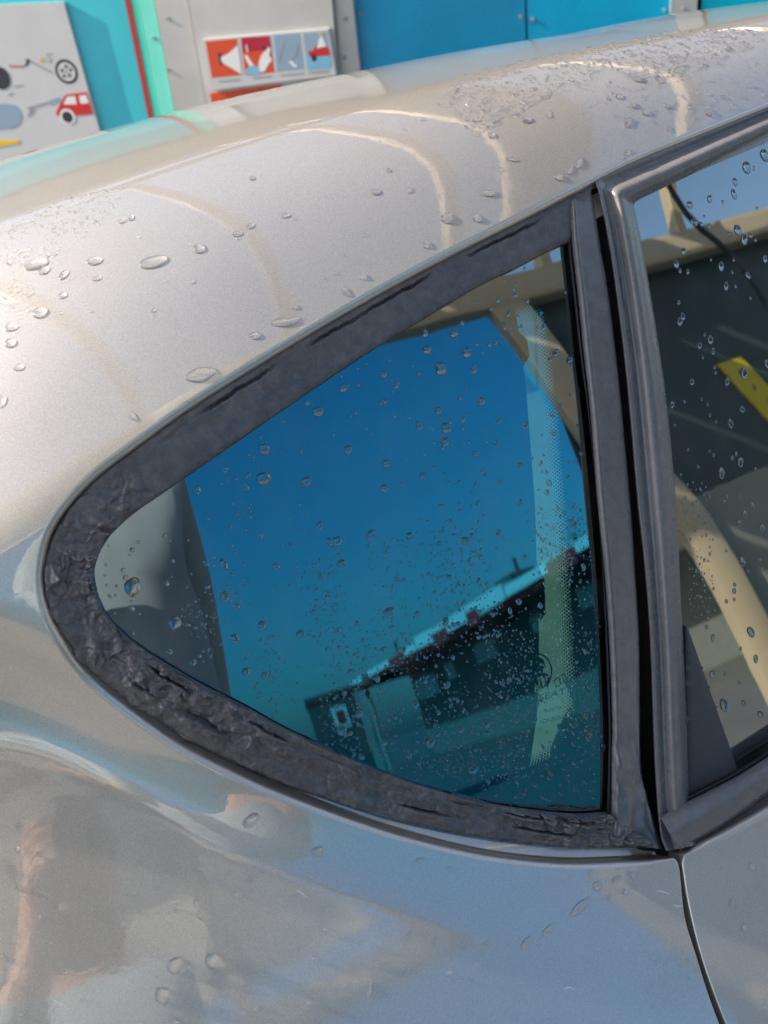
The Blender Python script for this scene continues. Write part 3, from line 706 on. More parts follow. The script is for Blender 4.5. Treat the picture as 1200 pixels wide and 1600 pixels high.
# ------------------------------------------------------------------ ground and the open side of the bay that the car mirrors
def ground_mat():
    k = NT('concrete'); f = k.noise(1.2, 6, .6); g = k.noise(60, 4, .7)
    c = k.ramp(f, [(.3, (.13, .13, .125)), (.7, (.20, .195, .185))])
    k.princ(Base_Color=c, Roughness=.8, Normal=k.bump(g, .4, .01)); MATS['concrete'] = k.m
ground_mat()
tag(mesh_obj('ground', [(-250, -250, 0), (250, -250, 0), (250, 250, 0), (-250, 250, 0)], [(0, 1, 2, 3)], 'concrete', smooth=False), kind='structure')
simple('beige_steel', (.62, .50, .34), .38, metal=.1, var=.05, scale=6, coat=.3)
simple('dark_sheet', (.05, .07, .075), .45, var=.08, scale=3)
simple('grey_sheet', (.30, .31, .28), .6, var=.08, scale=3)
def tinted_sheet():
    k = NT('tinted_sheet')
    tr = k.n('ShaderNodeBsdfTransparent'); tr.inputs[0].default_value = (.05, .42, .68, 1)
    gl = k.n('ShaderNodeBsdfGlossy'); gl.inputs['Roughness'].default_value = .05; gl.inputs[0].default_value = (1, 1, 1, 1)
    mx = k.n('ShaderNodeMixShader'); mx.inputs[0].default_value = .03
    k.l(tr.outputs[0], mx.inputs[1]); k.l(gl.outputs[0], mx.inputs[2]); k.l(mx.outputs[0], k.out.inputs[0]); MATS['tinted_sheet'] = k.m
tinted_sheet()
def tube(name, path, wx, wz, mat, parent, side):
    """rectangular section swept along a 3-d path; side = fixed width direction"""
    P = np.array(path, float); T = np.gradient(P, axis=0); T /= np.linalg.norm(T, axis=1, keepdims=True)
    S = np.array(side, float); V = []
    prof = [(-1, -.8), (-.8, -1), (.8, -1), (1, -.8), (1, .8), (.8, 1), (-.8, 1), (-1, .8)]
    for p, t in zip(P, T):
        n = np.cross(t, S); n /= np.linalg.norm(n)
        for a, b in prof: V.append(p+S*a*wx/2+n*b*wz/2)
    k = len(prof); Fc = [(i*k+j, i*k+(j+1) % k, (i+1)*k+(j+1) % k, (i+1)*k+j) for i in range(len(P)-1) for j in range(k)]
    Fc += [tuple(range(k))[::-1], tuple((len(P)-1)*k+j for j in range(k))]
    return mesh_obj(name, V, Fc, mat, parent, sharp=30)
bay = tag(empty('bay_frame', (0, 0, 0)), 'beige steel wash bay frame with arched ribs and tinted side sheets', 'frame')
YB = -2.6
boxm('side_beam', (-3.2, YB-.05, 2.165), (4.6, YB+.05, 2.265), 'beige_steel', bay, bev=.02)
brace = spline([(1.30, YB+.0, 2.3), (1.42, YB, 2.07), (1.50, YB, 1.87), (1.60, YB, 1.63), (1.78, YB, 1.42), (1.90, YB, 1.18), (1.96, YB, .8), (1.97, YB, .4), (1.97, YB, 0)], 40)
tube('curved_post', brace, .085, .16, 'beige_steel', bay, (0, 1, 0))
tube('post', [(-3.1, YB, 0), (-3.1, YB, 1), (-3.1, YB, 2.2)], .1, .12, 'beige_steel', bay, (0, 1, 0))
tube('post', [(4.5, YB, 0), (4.5, YB, 1), (4.5, YB, 2.2)], .1, .12, 'beige_steel', bay, (0, 1, 0))
def sheet(name, x0, x1, z0, z1, mat, y=YB-.07, th=.006): return boxm(name, (x0, y-th, z0), (x1, y, z1), mat, bay)
sheet('tinted_sheet', -3.0, 1.47, .05, 2.25, 'tinted_sheet', th=.0)
sheet('dark_sheet', 1.472, 4.45, 1.38, 2.25, 'dark_sheet')
sheet('grey_sheet', 1.95, 4.45, .05, 1.376, 'grey_sheet')
def rib(x):
    pts = [(x, YB, 2.26)]+[(x, YB+2.62*(1-math.cos(t)), 2.26+.95*math.sin(t)) for t in np.linspace(.05, math.pi-.05, 30)]+[(x, 2.64, 2.26)]
    return tube('rib', pts, .06, .08, 'beige_steel', bay, (1, 0, 0))
for x in (-.75, -.02, .62, .86, 1.62, 2.4): rib(x)
for y, z in ((2.0, 2.86), (-1.9, 2.9)):
    tube('purlin', [(-3, y, z), (0, y, z), (4.4, y, z)], .08, .05, 'beige_steel', bay, (0, 1, 0))
def xz_prism(name, pts, y0, y1, mat, parent=None):
    n = len(pts); V = [(x, y1, z) for x, z in pts]+[(x, y0, z) for x, z in pts]
    Fc = [tuple(range(n)), tuple(range(2*n-1, n-1, -1))]+[(i, i+n, (i+1) % n+n, (i+1) % n) for i in range(n)]
    me = mesh_obj(name, V, Fc, mat, parent, smooth=False)
    bm = bmesh.new(); bm.from_mesh(me.data); bmesh.ops.recalc_face_normals(bm, faces=bm.faces); bm.to_mesh(me.data); bm.free(); return me
ys = tag(xz_prism('yellow_sign', [(2.37, 1.78), (2.53, 1.78), (2.80, 1.38), (2.64, 1.38)], -2.668, -2.655, 'yellow_tag'), 'yellow sign with dark round marks fixed to the dark side sheet', 'sign')
for k in range(5):
    cx, cz = 2.485+.052*k, 1.725-.072*k
    xz_prism('print', [(cx+.010*math.cos(t), cz+.013*math.sin(t)) for t in np.linspace(0, 6.283, 14, endpoint=False)], -2.656, -2.6535, 'tag_mark', ys)
simple('brown_sheet', (.16, .14, .125), .5, var=.1, scale=3)
boxm('fascia_board', (-.05, 1.92, 2.74), (3.3, 2.3, 2.78), 'brown_sheet', bay)
V_, F_ = [], []
tt = np.linspace(.55, 2.75, 26)
for up in (.06, .075):
    for t in tt:
        for x in (.90, 1.22): V_.append((x, YB+2.62*(1-math.cos(t)), 2.26+.95*math.sin(t)+up))
nT = len(tt)
for i in range(nT-1):
    F_ += [(2*i, 2*i+2, 2*i+3, 2*i+1), (2*nT+2*i, 2*nT+2*i+1, 2*nT+2*i+3, 2*nT+2*i+2), (2*i, 2*nT+2*i, 2*nT+2*i+2, 2*i+2), (2*i+1, 2*i+3, 2*nT+2*i+3, 2*nT+2*i+1)]
mesh_obj('roof_sheet', V_, F_, 'brown_sheet', bay, sharp=40)
def canopy_mat():
    k = NT('canopy_sheet'); tl = k.n('ShaderNodeBsdfTranslucent'); df = k.n('ShaderNodeBsdfDiffuse')
    c = k.ramp(k.noise(3, 4), [(.3, (.74, .75, .72)), (.7, (.84, .84, .80))]); k.l(c, tl.inputs[0]); k.l(c, df.inputs[0])
    mx = k.n('ShaderNodeMixShader'); mx.inputs[0].default_value = .5; k.l(tl.outputs[0], mx.inputs[1]); k.l(df.outputs[0], mx.inputs[2]); k.l(mx.outputs[0], k.out.inputs[0]); MATS['canopy_sheet'] = k.m
canopy_mat()
for xa, xb in ((-2.3, -.78), (-.72, -.05), (.01, .58)):
    tt = np.linspace(.06, 1.2, 16); V_ = [(x, YB+2.62*(1-math.cos(t)), 2.26+.95*math.sin(t)+.06) for t in tt for x in (xa, xb)]
    cs = mesh_obj('canopy_sheet', V_, [(2*i, 2*i+1, 2*i+3, 2*i+2) for i in range(len(tt)-1)], 'canopy_sheet', bay)
    sdf = cs.modifiers.new('thickness', 'SOLIDIFY'); sdf.thickness = .003
# filling station across the yard
simple('fascia_white', (.75, .75, .75), .4); simple('fascia_red', (.55, .03, .03), .4); simple('shop_dark', (.07, .09, .085), .4); simple('shop_wall', (.15, .16, .15), .7)
def sb(name, lo, hi, mat, par): return boxm(name, lo, hi, mat, par)
stn = tag(empty('filling_station', (3.9, -37, 0)), 'low filling station with white and red canopy fascia across the yard', 'building')
stn.rotation_euler = (0, 0, math.atan2(19.5, 4.7))         # local x runs along the front, local y points away from the yard
for xa, xb, za, zb in ((0, 8.6, 2.72, 2.9), (8.7, 15.5, 2.72, 3.02), (15.6, 27, 2.72, 2.92)): sb('fascia', (xa, -5, za), (xb, .4, zb), 'fascia_white', stn)
for x, h_ in ((3.2, 3.5), (6.4, 3.2), (14.2, 3.6), (17.5, 3.3), (21, 3.5)): sb('pole', (x, -1.2, 2.9), (x+.09, -1.1, h_), 'shop_dark', stn)
for x, w_, h_ in ((1.2, 1.3, 3.1), (5.0, .6, 3.2), (8.9, .9, 3.25), (16.3, 1.5, 3.2), (19.2, .7, 3.12)): sb('roof_unit', (x, -3, 2.89), (x+w_, -2, h_), 'grey_sheet', stn)
for x, w_ in ((2.2, .9), (5.8, 1.6), (10.2, 1.1), (13.0, .7), (18, 1.4)): sb('canopy_sign', (x, .401, 2.58), (x+w_, .45, 2.88), ('fascia_red' if x > 5 else 'shop_dark'), stn); sb('fascia_stripe', (-.02, -5.02, 2.55), (27.02, .43, 2.715), 'fascia_red', stn)
sb('shop', (.6, -5, 0), (26, -2.4, 2.54), 'shop_wall', stn); sb('roof_box', (11.2, -3, 2.96), (12.4, -2, 3.5), 'shop_dark', stn)
for x, w_, z0_, z1_ in ((1.0, 2.4, 1.7, 2.3), (4.6, .8, 1.9, 2.35), (7.5, 1.6, 1.95, 2.4), (12, .7, 2.0, 2.4), (15, 1.0, 2.0, 2.42), (19, 1.2, 2.1, 2.4)): sb('shop_window', (x, -2.395, z0_), (x+w_, -2.34, z1_), 'fascia_white', stn)
for x in (.6, 24): sb('column', (x, -.3, 0), (x+.22, -.1, 2.54), 'grey_sheet', stn)
kio = tag(empty('kiosk', (.9, -13, 0)), 'dark kiosk block with a red and white badge across the yard', 'kiosk')
sb('block', (-.75, -1.5, 0), (.30, 0, 1.62), 'shop_dark', kio); sb('roof_slab', (-.78, -1.53, 1.621), (.46, .05, 1.68), 'shop_dark', kio); sb('corner_post', (.31, -.2, 0), (.45, .03, 1.62), 'grey_sheet', kio)
sb('badge', (-.28, .001, 1.24), (.06, .03, 1.50), 'fascia_white', kio); sb('badge_mark', (-.2, .031, 1.29), (-.02, .04, 1.45), 'fascia_red', kio)
# hanging hose
simple('hose_black', (.02, .02, .02), .5)
hz = tag(mesh_obj('x', [], []), None); bpy.data.objects.remove(hz)
def round_tube(name, path, r, mat, parent=None, n=8):
    P = np.array(path, float); T = np.gradient(P, axis=0); T /= np.linalg.norm(T, axis=1, keepdims=True); V = []
    a = np.array([.13, .3, .94])
    rr = r if hasattr(r, '__len__') else [r]*len(P)
    for p, t, q in zip(P, T, rr):
        u = np.cross(t, a); u /= np.linalg.norm(u); v = np.cross(t, u)
        for k in range(n): V.append(p+q*(u*math.cos(2*math.pi*k/n)+v*math.sin(2*math.pi*k/n)))
    Fc = [(i*n+j, i*n+(j+1) % n, (i+1)*n+(j+1) % n, (i+1)*n+j) for i in range(len(P)-1) for j in range(n)]
    Fc += [tuple(range(n))[::-1], tuple((len(P)-1)*n+j for j in range(n))]
    return mesh_obj(name, V, Fc, mat, parent)
round_tube('wire', [(-2.9, .55, 2.62), (-1, .55, 2.58), (1.2, .55, 2.57), (4.3, .55, 2.62)], .006, 'hose_black', bay)
hose = tag(round_tube('wash_hose', spline([(1.9, -2.2, 3.05), (2.12, -2.25, 2.5), (2.24, -2.3, 2.22), (2.5, -2.35, 1.95), (2.7, -2.4, 1.2), (2.75, -2.42, .05)], 40), .013, 'hose_black'), 'thin dark wash hose hanging in front of the beige side beam', 'hose')

# ------------------------------------------------------------------ the person taking the photograph
simple('skin', (.46, .25, .17), .5, var=.08); simple('shirt', (.34, .42, .48), .85, bump=.3, bscale=300); simple('trousers', (.03, .035, .05), .9); simple('hair', (.03, .02, .015), .7)
simple('phone_black', (.01, .01, .012), .25)
def skin_mesh(name, verts, edges, mat, parent=None, sub=2):
    me = bpy.data.meshes.new(name); me.from_pydata([v[:3] for v in verts], edges, []); o = bpy.data.objects.new(name, me); COL.objects.link(o)
    md = o.modifiers.new('skin', 'SKIN')
    if not me.skin_vertices: me.skin_vertices.new() if hasattr(me.skin_vertices, 'new') else None
    if not me.skin_vertices:
        bpy.context.view_layer.objects.active = o; o.select_set(True); bpy.ops.mesh.customdata_skin_add(); o.select_set(False)
    for i, v in enumerate(verts):
        r = v[3]; me.skin_vertices[0].data[i].radius = r if isinstance(r, tuple) else (r, r)
    me.skin_vertices[0].data[0].use_root = True
    md.use_smooth_shade = True
    s = o.modifiers.new('sub', 'SUBSURF'); s.levels = sub; s.render_levels = sub
    me.materials.append(MATS[mat])
    if parent: o.parent = parent
    return o
PX, PY = -.425, -1.02
person = tag(empty('person', (PX, PY, 0)), 'person in grey blue shirt holding up a phone beside the car', 'person')
ph = np.array(C)-PX*np.array([1, 0, 0])-PY*np.array([0, 1, 0])          # phone position relative to the person
hl = ph+np.array([-.075, -.035, -.04])
B = [(0, 0, .95, (.16, .12)), (0, .0, 1.12, (.15, .11)), (0, 0, 1.30, (.18, .12)), (0, -.01, 1.49, (.17, .10)), (.03, 0, 1.59, .055), (.07, .03, 1.67, .075), (.09, .05, 1.77, .088), (.09, .04, 1.84, .06),
     (.17, -.03, 1.48, .06), (.13, -.20, 1.22, .042), (.09, -.19, 1.02, .03), (.06, -.17, .97, .03),
     (-.18, 0, 1.48, .06), (-.26, .16, 1.26, .045), (*(hl+np.array([-.05, -.07, -.10])), .032), (*hl, .034),
     (.10, 0, .88, .095), (.11, .03, .50, .065), (.11, 0, .09, .04), (.11, .14, .04, .04), (-.10, 0, .88, .095), (-.11, .03, .50, .065), (-.11, 0, .09, .04), (-.11, .14, .04, .04)]
E_ = [(0, 1), (1, 2), (2, 3), (3, 4), (4, 5), (5, 6), (6, 7), (3, 8), (8, 9), (9, 10), (10, 11), (3, 12), (12, 13), (13, 14), (14, 15), (0, 16), (16, 17), (17, 18), (18, 19), (0, 20), (20, 21), (21, 22), (22, 23)]
def add_finger(root, pts, r):
    last = root
    for q in pts: B.append((*q, r)); E_.append((last, len(B)-1)); last = len(B)-1
for k, L_ in enumerate((.9, 1.0, .95, .8)):            # left hand closed round the phone, fingers in front of its edge
    zz = .034-.022*k
    add_finger(15, [hl+np.array([-.012, .030, zz]), hl+np.array([.006, .052, zz*1.05]), hl+np.array([.006+.030*L_, .050, zz])], .0092)
add_finger(15, [hl+np.array([.005, .000, .045]), hl+np.array([.028, -.004, .066])], .0105)
for k, L_ in enumerate((.85, 1.0, .95, .8)):           # right hand behind the back, fingers slightly curled
    zz = .985-.021*k
    add_finger(11, [(.035, -.185, zz), (.035-.032*L_, -.180, zz-.004), (.035-.06*L_, -.165, zz-.008)], .0085)
add_finger(11, [(.05, -.165, 1.005), (.03, -.155, 1.03)], .0095)
skin_mesh('body', B, E_, 'skin', person)
Sh = [(0, 0, .90, (.185, .14)), (0, 0, 1.12, (.175, .13)), (0, 0, 1.30, (.20, .135)), (0, -.01, 1.50, (.20, .12)), (.17, -.03, 1.50, .08), (.13, -.20, 1.22, .054), (.10, -.19, 1.03, .042), (-.19, 0, 1.49, .075), (-.26, .16, 1.26, .058), (*(hl+np.array([-.055, -.085, -.115])), .044), (.01, 0, 1.56, .07)]
skin_mesh('shirt', Sh, [(0, 1), (1, 2), (2, 3), (3, 4), (4, 5), (5, 6), (3, 7), (7, 8), (8, 9), (3, 10)], 'shirt', person)
Tr = [(0, 0, .93, (.17, .13)), (.10, 0, .85, .11), (.11, .02, .50, .08), (.11, 0, .10, .065), (-.10, 0, .85, .11), (-.11, .02, .50, .08), (-.11, 0, .10, .065)]
skin_mesh('trousers', Tr, [(0, 1), (1, 2), (2, 3), (0, 4), (4, 5), (5, 6)], 'trousers', person)
skin_mesh('hair', [(.09, .01, 1.81, .108), (.09, .05, 1.86, .10), (.08, -.05, 1.71, .075), (.05, .0, 1.75, .09), (.13, .0, 1.75, .09)], [(0, 1), (0, 2), (0, 3), (0, 4)], 'hair', person)
phone = boxm('phone', (-.038, -.078, .004), (.038, .072, .012), 'phone_black', bev=.004)
phone.matrix_world = Matrix([[R[0], U[0], -d[0], C[0]], [R[1], U[1], -d[1], C[1]], [R[2], U[2], -d[2], C[2]], [0, 0, 0, 1]]) @ Matrix.Translation((0, -.05, .004))
tag(phone, 'black phone held up in the hands of the person', 'phone')

# ------------------------------------------------------------------ water
def dome(nr, na, seed, irr=.14, h=.42):
    r_ = np.random.default_rng(seed); ph_ = r_.random(4)*6.28; am = r_.normal(0, irr, 4)/np.arange(1, 5)
    V = []; ths = np.linspace(0, 2*math.pi, na, endpoint=False)
    outl = 1+sum(am[k]*np.cos((k+1)*ths+ph_[k]) for k in range(4))
    for j in range(nr):
        t = j/(nr-1)*1.18; rr = math.sin(min(t, 1.18)*math.pi/2) if t < 1 else 1.0-(t-1)*.25
        z = h*math.cos(t*math.pi/2)**.9 if t < 1 else -(t-1)*1.2*h
        if j == 0: continue
        for k, th in enumerate(ths): V.append((rr*outl[k]*math.cos(th)+.06*z, rr*outl[k]*math.sin(th), z))
    V.append((.06*h, 0, h)); top = len(V)-1; Fc = [(top, k, (k+1) % na) for k in range(na)]
    for j in range(nr-2):
        for k in range(na): Fc.append((j*na+k, (j+1)*na+k, (j+1)*na+(k+1) % na, j*na+(k+1) % na))
    return np.array(V), Fc
DOMES = []; BDOMES = []
for k in range(8):
    V, Fc = dome(8, 20, 40+k, .16, .40+.05*(k % 3)); me = bpy.data.meshes.new('water_drop'); me.from_pydata(V.tolist(), [], Fc); me.polygons.foreach_set('use_smooth', [True]*len(me.polygons)); me.materials.append(MATS['water']); DOMES.append(me); m2 = me.copy(); m2.materials[0] = MATS['bead_water']; BDOMES.append(m2)
LOW = [dome(5, 9, 90+k, .12, .45) for k in range(5)]; LOWB = [dome(6, 10, 190+k, .05, .5) for k in range(5)]
DROPS = []     # (x px, y px, rx px, ry px, angle deg, where)
big_body = [(312, 584, 23, 11, -22), (442, 501, 21, 8, -12), (240, 407, 19, 9, -15), (310, 388, 9, 7, 0), (147, 407, 12, 6, -8), (54, 413, 19, 7, -14), (70, 422, 10, 5, 0), (101, 429, 7, 6, 20), (62, 489, 12, 7, -8), (17, 511, 10, 5, -10), (16, 535, 9, 6, -5), (28, 573, 8, 5, -5), (98, 460, 6, 5, 0), (150, 434, 7, 4, 0), (372, 365, 9, 4, -8), (392, 353, 6, 4, 0), (446, 336, 6, 4, 0), (205, 341, 5, 4, 0), (190, 345, 6, 4, -20), (701, 341, 11, 7, 10), (746, 340, 9, 6, 20), (765, 302, 14, 5, 3), (586, 299, 7, 5, 0), (640, 297, 5, 4, 0), (873, 276, 7, 5, 30), (666, 381, 6, 6, 0), (567, 432, 7, 5, 50), (541, 455, 10, 5, 50), (398, 524, 10, 6, -10), (461, 480, 6, 4, 0), (207, 649, 9, 5, 35), (286, 632, 8, 4, -30), (173, 650, 4, 2, 20), (3, 628, 6, 9, 20), (800, 249, 9, 3, 5), (768, 212, 6, 4, 0), (823, 187, 8, 4, 10), (822, 190, 6, 3, 0), (998, 124, 9, 4, 5), (1031, 126, 5, 3, 0), (1108, 175, 6, 4, 0), (1085, 245, 5, 6, 30), (1045, 200, 3, 4, 0), (745, 187, 5, 3, 0), (714, 143, 6, 3, 0), (757, 160, 4, 3, 0), (906, 254, 5, 7, 20), (891, 265, 4, 7, 30), (980, 240, 4, 7, 20), (983, 190, 5, 7, 20), (968, 150, 5, 4, 10), (991, 164, 5, 4, 10), (1009, 175, 6, 4, 10), (858, 180, 4, 3, 0), (1044, 166, 4, 3, 0), (394, 1280, 14, 8, -30), (391, 1306, 4, 3, 0), (495, 1331, 9, 7, -30), (276, 1507, 12, 10, 0), (332, 1501, 11, 11, -30), (253, 1553, 10, 12, -20), (905, 1417, 19, 6, -38), (855, 1455, 11, 5, -45), (822, 1474, 11, 5, -48), (932, 1383, 7, 6, -40), (965, 1373, 9, 4, -20), (990, 1367, 5, 4, 0), (952, 1401, 3, 6, 5), (978, 1392, 5, 4, 20), (921, 1364, 3, 5, 0), (655, 1344, 9, 3, -8), (482, 1565, 6, 5, 40), (630, 1418, 3, 9, 20), (346, 1229, 6, 3, 0), (298, 1240, 4, 2, 0), (440, 1291, 6, 2, -30), (508, 1452, 4, 6, 30), (588, 1506, 3, 6, 30), (578, 1543, 2, 8, 8), (380, 1582, 4, 5, 0), (346, 1579, 4, 3, 0), (358, 1363, 3, 6, 15), (367, 1398, 5, 4, -40), (387, 1375, 6, 3, -20), (406, 1364, 5, 2, -10), (415, 1414, 3, 3, 0), (463, 1400, 6, 2, -30), (573, 1474, 3, 4, 0), (272, 1597, 7, 6, 0), (32, 1389, 8, 3, 45), (6, 1496, 9, 3, 40), (28, 1290, 3, 5, 0), (28, 1325, 4, 6, 0), (745, 1505, 3, 6, 25), (760, 1480, 3, 5, 30), (700, 1520, 3, 4, 40), (720, 1480, 4, 3, 30), (680, 1470, 3, 6, 30), (640, 1460, 3, 6, 30), (960, 1440, 3, 3, 0)]
for x, y, a, b, g in big_body: DROPS.append((x, y, a, b, g, 'body'))
big_door = [(1175, 1354, 6, 5, -20), (1143, 1410, 4, 6, 20), (1190, 1390, 3, 8, -20), (1156, 1385, 4, 3, -20), (1163, 1450, 6, 4, 30), (1180, 1375, 3, 3, 0), (1195, 1403, 2, 4, 0)]
for x, y, a, b, g in big_door: DROPS.append((x, y, a, b, g, 'door'))
big_glass = [(497, 641, 8), (412, 700, 8), (412, 744, 10), (480, 752, 8), (545, 702, 7), (603, 724, 7), (537, 605, 6), (600, 762, 6), (580, 835, 7), (527, 843, 7), (515, 846, 5), (640, 838, 6), (660, 742, 5), (697, 666, 8), (697, 690, 7), (688, 575, 9), (728, 550, 7), (667, 547, 7), (740, 577, 5), (752, 627, 6), (210, 915, 13), (272, 970, 9), (265, 1017, 5), (301, 1033, 5), (260, 911, 4), (350, 881, 7), (351, 931, 7), (371, 947, 5), (367, 996, 7), (409, 977, 6), (468, 990, 6), (385, 1048, 6), (413, 1054, 5), (610, 955, 7), (697, 971, 6), (870, 551, 6), (891, 561, 5), (310, 765, 5), (728, 843, 6), (738, 1200, 8), (672, 1159, 7), (562, 1114, 7), (533, 1140, 8), (535, 880, 6), (455, 850, 4), (432, 884, 5), (500, 820, 5), (620, 905, 4), (685, 640, 5), (655, 664, 5), (722, 655, 4), (710, 520, 6), (665, 520, 5), (600, 585, 5), (860, 560, 4), (850, 510, 4), (795, 490, 4), (590, 1060, 5), (650, 1100, 5), (700, 1070, 5), (760, 1130, 6), (640, 1180, 5), (600, 1160, 5), (720, 1140, 5), (810, 940, 5), (770, 960, 4), (820, 870, 4), (780, 830, 4)]
for x, y, r in big_glass: DROPS.append((x, y, r, r*random.uniform(.9, 1.25), random.uniform(-30, 30), 'quarter'))
gpoly = np.array(gp); dpoly = np.array([(1010, 400), (1062, 360), (1200, 290), (1200, 1160), (1150, 1180), (1075, 980), (1062, 800)])
dp2 = np.array([(1000, 330), (1200, 225), (1200, 1150), (1155, 1190), (1080, 985), (1066, 800), (1045, 600)])
def rnd_in(poly, n, dens=None):
    out = []; lo, hi = poly.min(0), poly.max(0)
    while len(out) < n:
        p = lo+rng.random((2000, 2))*(hi-lo); p = p[pip(p, poly)]
        if dens is not None: p = p[rng.random(len(p)) < dens(p)]
        out += p.tolist()
    return out[:n]
def cl(p): return np.clip(.15+.85*(np.array([noise.noise(Vector((x*.012, y*.006, 2.))) for x, y in p])+.25)*1.6, 0.03, 1)
for x, y in rnd_in(gpoly, 420, cl): r = 1.9+2.2*random.random()**3; DROPS.append((x, y, r, r*random.uniform(.9, 1.4), random.uniform(-40, 20), 'quarter'))
for x, y in rnd_in(dp2, 95): r = 2.0+4.5*random.random()**2.2; DROPS.append((x, y, r, r*random.uniform(.95, 1.35), random.uniform(-40, 0), 'doorglass'))
tiny = np.array([(520, 860), (900, 780), (930, 860), (940, 1250), (760, 1240), (560, 1180), (400, 1090), (260, 960), (380, 900)])
for x, y in rnd_in(tiny, 3200, lambda p: np.clip(cl(p)*1.2, .05, 1)): r = .8+1.3*random.random()**2; DROPS.append((x, y, r, r*random.uniform(.9, 1.5), random.uniform(-30, 10), 'quarter'))
lowr = np.array([(600, 1100), (760, 1060), (940, 1060), (940, 1255), (760, 1245), (620, 1205)])
for x, y in rnd_in(lowr, 260): r = .9+2.2*random.random()**2.5; DROPS.append((x, y, r, r*random.uniform(1.1, 2.0), random.uniform(-50, -20), 'quarter'))
drl = np.array([(1062, 740), (1110, 760), (1120, 960), (1080, 970)])
for x, y in rnd_in(drl, 150): r = .8+1.4*random.random()**2; DROPS.append((x, y, r, r*1.2, 0, 'doorglass'))
# bead fields on the roof
beads1 = np.array([(0, 345), (110, 300), (200, 290), (160, 350), (100, 400), (40, 410), (60, 470), (0, 560)])
beads2 = np.array([(700, 165), (640, 205), (730, 112), (900, 78), (1040, 50), (1200, 40), (1200, 62), (1100, 110), (1000, 130), (960, 110), (880, 140), (800, 185), (740, 215)])
beads3 = np.array([(900, 100), (1100, 80), (1200, 90), (1200, 170), (1000, 200), (900, 190)])
for poly, n, r0, r1 in ((beads1, 620, .8, 2.8), (beads2, 1900, .8, 2.9), (beads3, 260, .8, 2.6)):
    for x, y in rnd_in(poly, n): r = r0+(r1-r0)*random.random()**2.5; DROPS.append((x, y, r*1.2, r, random.uniform(-18, 0), 'body'))
allb = np.array([(0, 420), (500, 220), (900, 150), (1190, 110), (1190, 150), (900, 270), (540, 455), (200, 680), (0, 760)])
lowb = np.array([(60, 1100), (300, 1230), (640, 1350), (1040, 1370), (1110, 1590), (0, 1590)])
for poly, n in ((allb, 130), (lowb, 110)):
    for x, y in rnd_in(poly, n): r = 1.0+2.2*random.random()**2.5; DROPS.append((x, y, r*1.3, r, random.uniform(-50, 0), 'body'))
spray_r = np.array([(1000, 1490), (1080, 1470), (1095, 1560), (1010, 1600)])
for x, y in rnd_in(spray_r, 200): r = .7+1.2*random.random()**2; DROPS.append((x, y, r, r*1.3, 20, 'body'))
sealp = np.array([(120, 900), (200, 820), (300, 700), (700, 420), (900, 330), (760, 420), (300, 720), (170, 860), (140, 980)])
def drop_label(x, y, a, b, where):
    m_ = max(a, b); ra = m_/min(a, b)
    size = 'large' if m_ > 9 else ('medium sized' if m_ > 5.5 else 'small')
    shape = 'long' if ra > 1.9 else ('oval' if ra > 1.3 else 'round')
    if where == 'body':
        if y > 1050: pl = 'on the silver flank close below the window seal' if y < 1400 and x > 250 else ('on the dark mirrored patch of the rear flank' if x < 300 else 'low on the silver flank beside the door gap' if x > 700 else 'on the pale middle of the silver flank')
        else:
            yl = np.interp(x, [q[0] for q in LIP_TOP[::-1]], [q[1] for q in LIP_TOP[::-1]])
            pl = 'on the roof edge hugging the window surround' if yl-y < 60 else ('on the rear end of the silver roof side' if x < 330 else 'on the roof side above the quarter window' if x < 850 else 'on the roof side above the rear door')
    elif where == 'door': pl = 'on the silver door skin under the belt strip'
    elif where == 'quarter':
        if x < 330 and y > 820: pl = 'on the pale rear tip of the quarter glass'
        elif x > 820: pl = 'on the front edge of the quarter glass by the moulding'
        elif y < 640: pl = 'on the quarter glass under the mirrored beige beam'
        elif y > 1040: pl = 'on the quarter glass over the mirrored filling station'
        elif x < 470: pl = 'on the blue quarter glass near the pale tip'
        elif y < 800: pl = 'on the deep blue middle of the quarter glass'
        else: pl = 'on the quarter glass just above the mirrored filling station'
    else:
        pl = 'on the door glass over the mirrored sky' if y < 400 else ('on the door glass over the mirrored curved post' if y > 780 else 'on the dark middle of the door glass')
    return f'{size} {shape} water drop {pl}'
INFO = {'body': ('clear water bead lying on the silver paintwork', 'beads on the paint'), 'door': ('clear water bead on the door below the belt strip', 'beads on the door skin'),
        'quarter': ('round water drop clinging to the triangular quarter glass', 'drops on the quarter glass'), 'doorglass': ('water drop clinging to the dark rear door glass', 'drops on the door glass')}
DROPS.sort(key=lambda t: -t[2]*t[3])
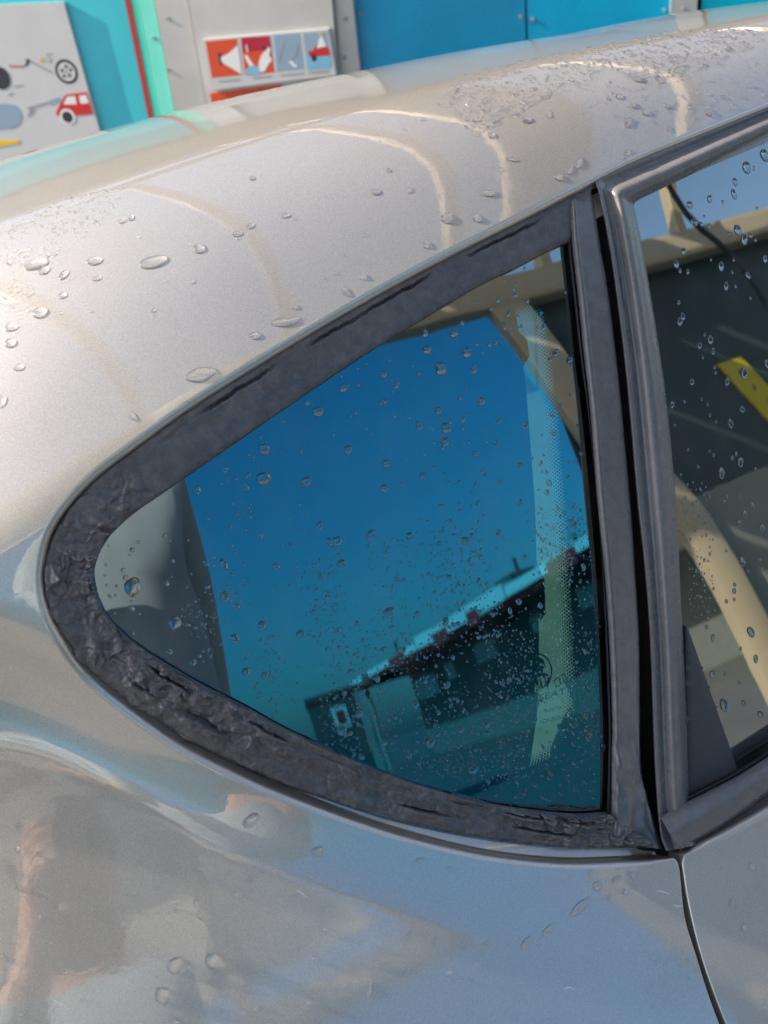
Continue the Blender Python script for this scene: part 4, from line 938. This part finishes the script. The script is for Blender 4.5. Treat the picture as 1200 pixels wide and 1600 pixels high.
SV = {k: [] for k in INFO}; SFc = {k: [] for k in INFO}; cnt = 0
for x, y, a, b, g, where in DROPS:
    if where in ('body', 'door'): r0 = BODY.place(x, y, 0)
    else: r0 = PANE.place(x, y, GOFF if where == 'quarter' else -.0105, 1)
    if r0 is None: continue
    p, n, _ = r0
    if where == 'body':
        sc_ = np.linalg.norm(p-C)/F
    sc_ = np.linalg.norm(p-C)/F; v = (p-C)/np.linalg.norm(p-C)
    # axis on the surface that looks like the pixel direction g
    ga = rad(g); dirp = R*math.cos(ga)-U*math.sin(ga); e1 = dirp-n*(dirp@n)/1.0
    e1 /= np.linalg.norm(e1); e2 = np.cross(n, e1)
    f2 = 1/max(.35, abs(n@v))
    ra, rb = a*sc_, b*sc_*min(f2, 1.6); hh = min(ra, rb)*(1.0 if where in ('quarter', 'doorglass') else .95)
    if cnt < 300:
        o = bpy.data.objects.new('water_drop', (BDOMES if where in ('body', 'door') else DOMES)[cnt % 8]); COL.objects.link(o)
        M = Matrix.Identity(4)
        for i in range(3): M[i][0], M[i][1], M[i][2], M[i][3] = e1[i]*ra, e2[i]*rb, n[i]*hh, p[i]
        o.matrix_world = M; lb, gr = drop_label(x, y, a, b, where), INFO[where][1]; tag(o, lb, 'water drop', gr); cnt += 1
    else:
        V, Fc = (LOWB if where in ('body', 'door') else LOW)[random.randrange(5)]; st = len(SV[where])
        W = p+np.outer(V[:, 0]*ra, e1)+np.outer(V[:, 1]*rb, e2)+np.outer(V[:, 2]*hh, n)
        SV[where] += W.tolist(); SFc[where] += [tuple(i+st for i in f) for f in Fc]
SN = {'body': ('fine water beads spread over the silver roof and flank', 'water beads'), 'door': ('fine water beads on the door skin', 'water beads'), 'quarter': ('fine spray of droplets over the quarter glass', 'water spray'), 'doorglass': ('fine spray of droplets on the door glass', 'water spray')}
for k in SV:
    if SV[k]: tag(mesh_obj('water_spray', SV[k], SFc[k], 'water' if 'glass' in k or k == 'quarter' else 'fine_bead'), SN[k][0], SN[k][1], kind='stuff')
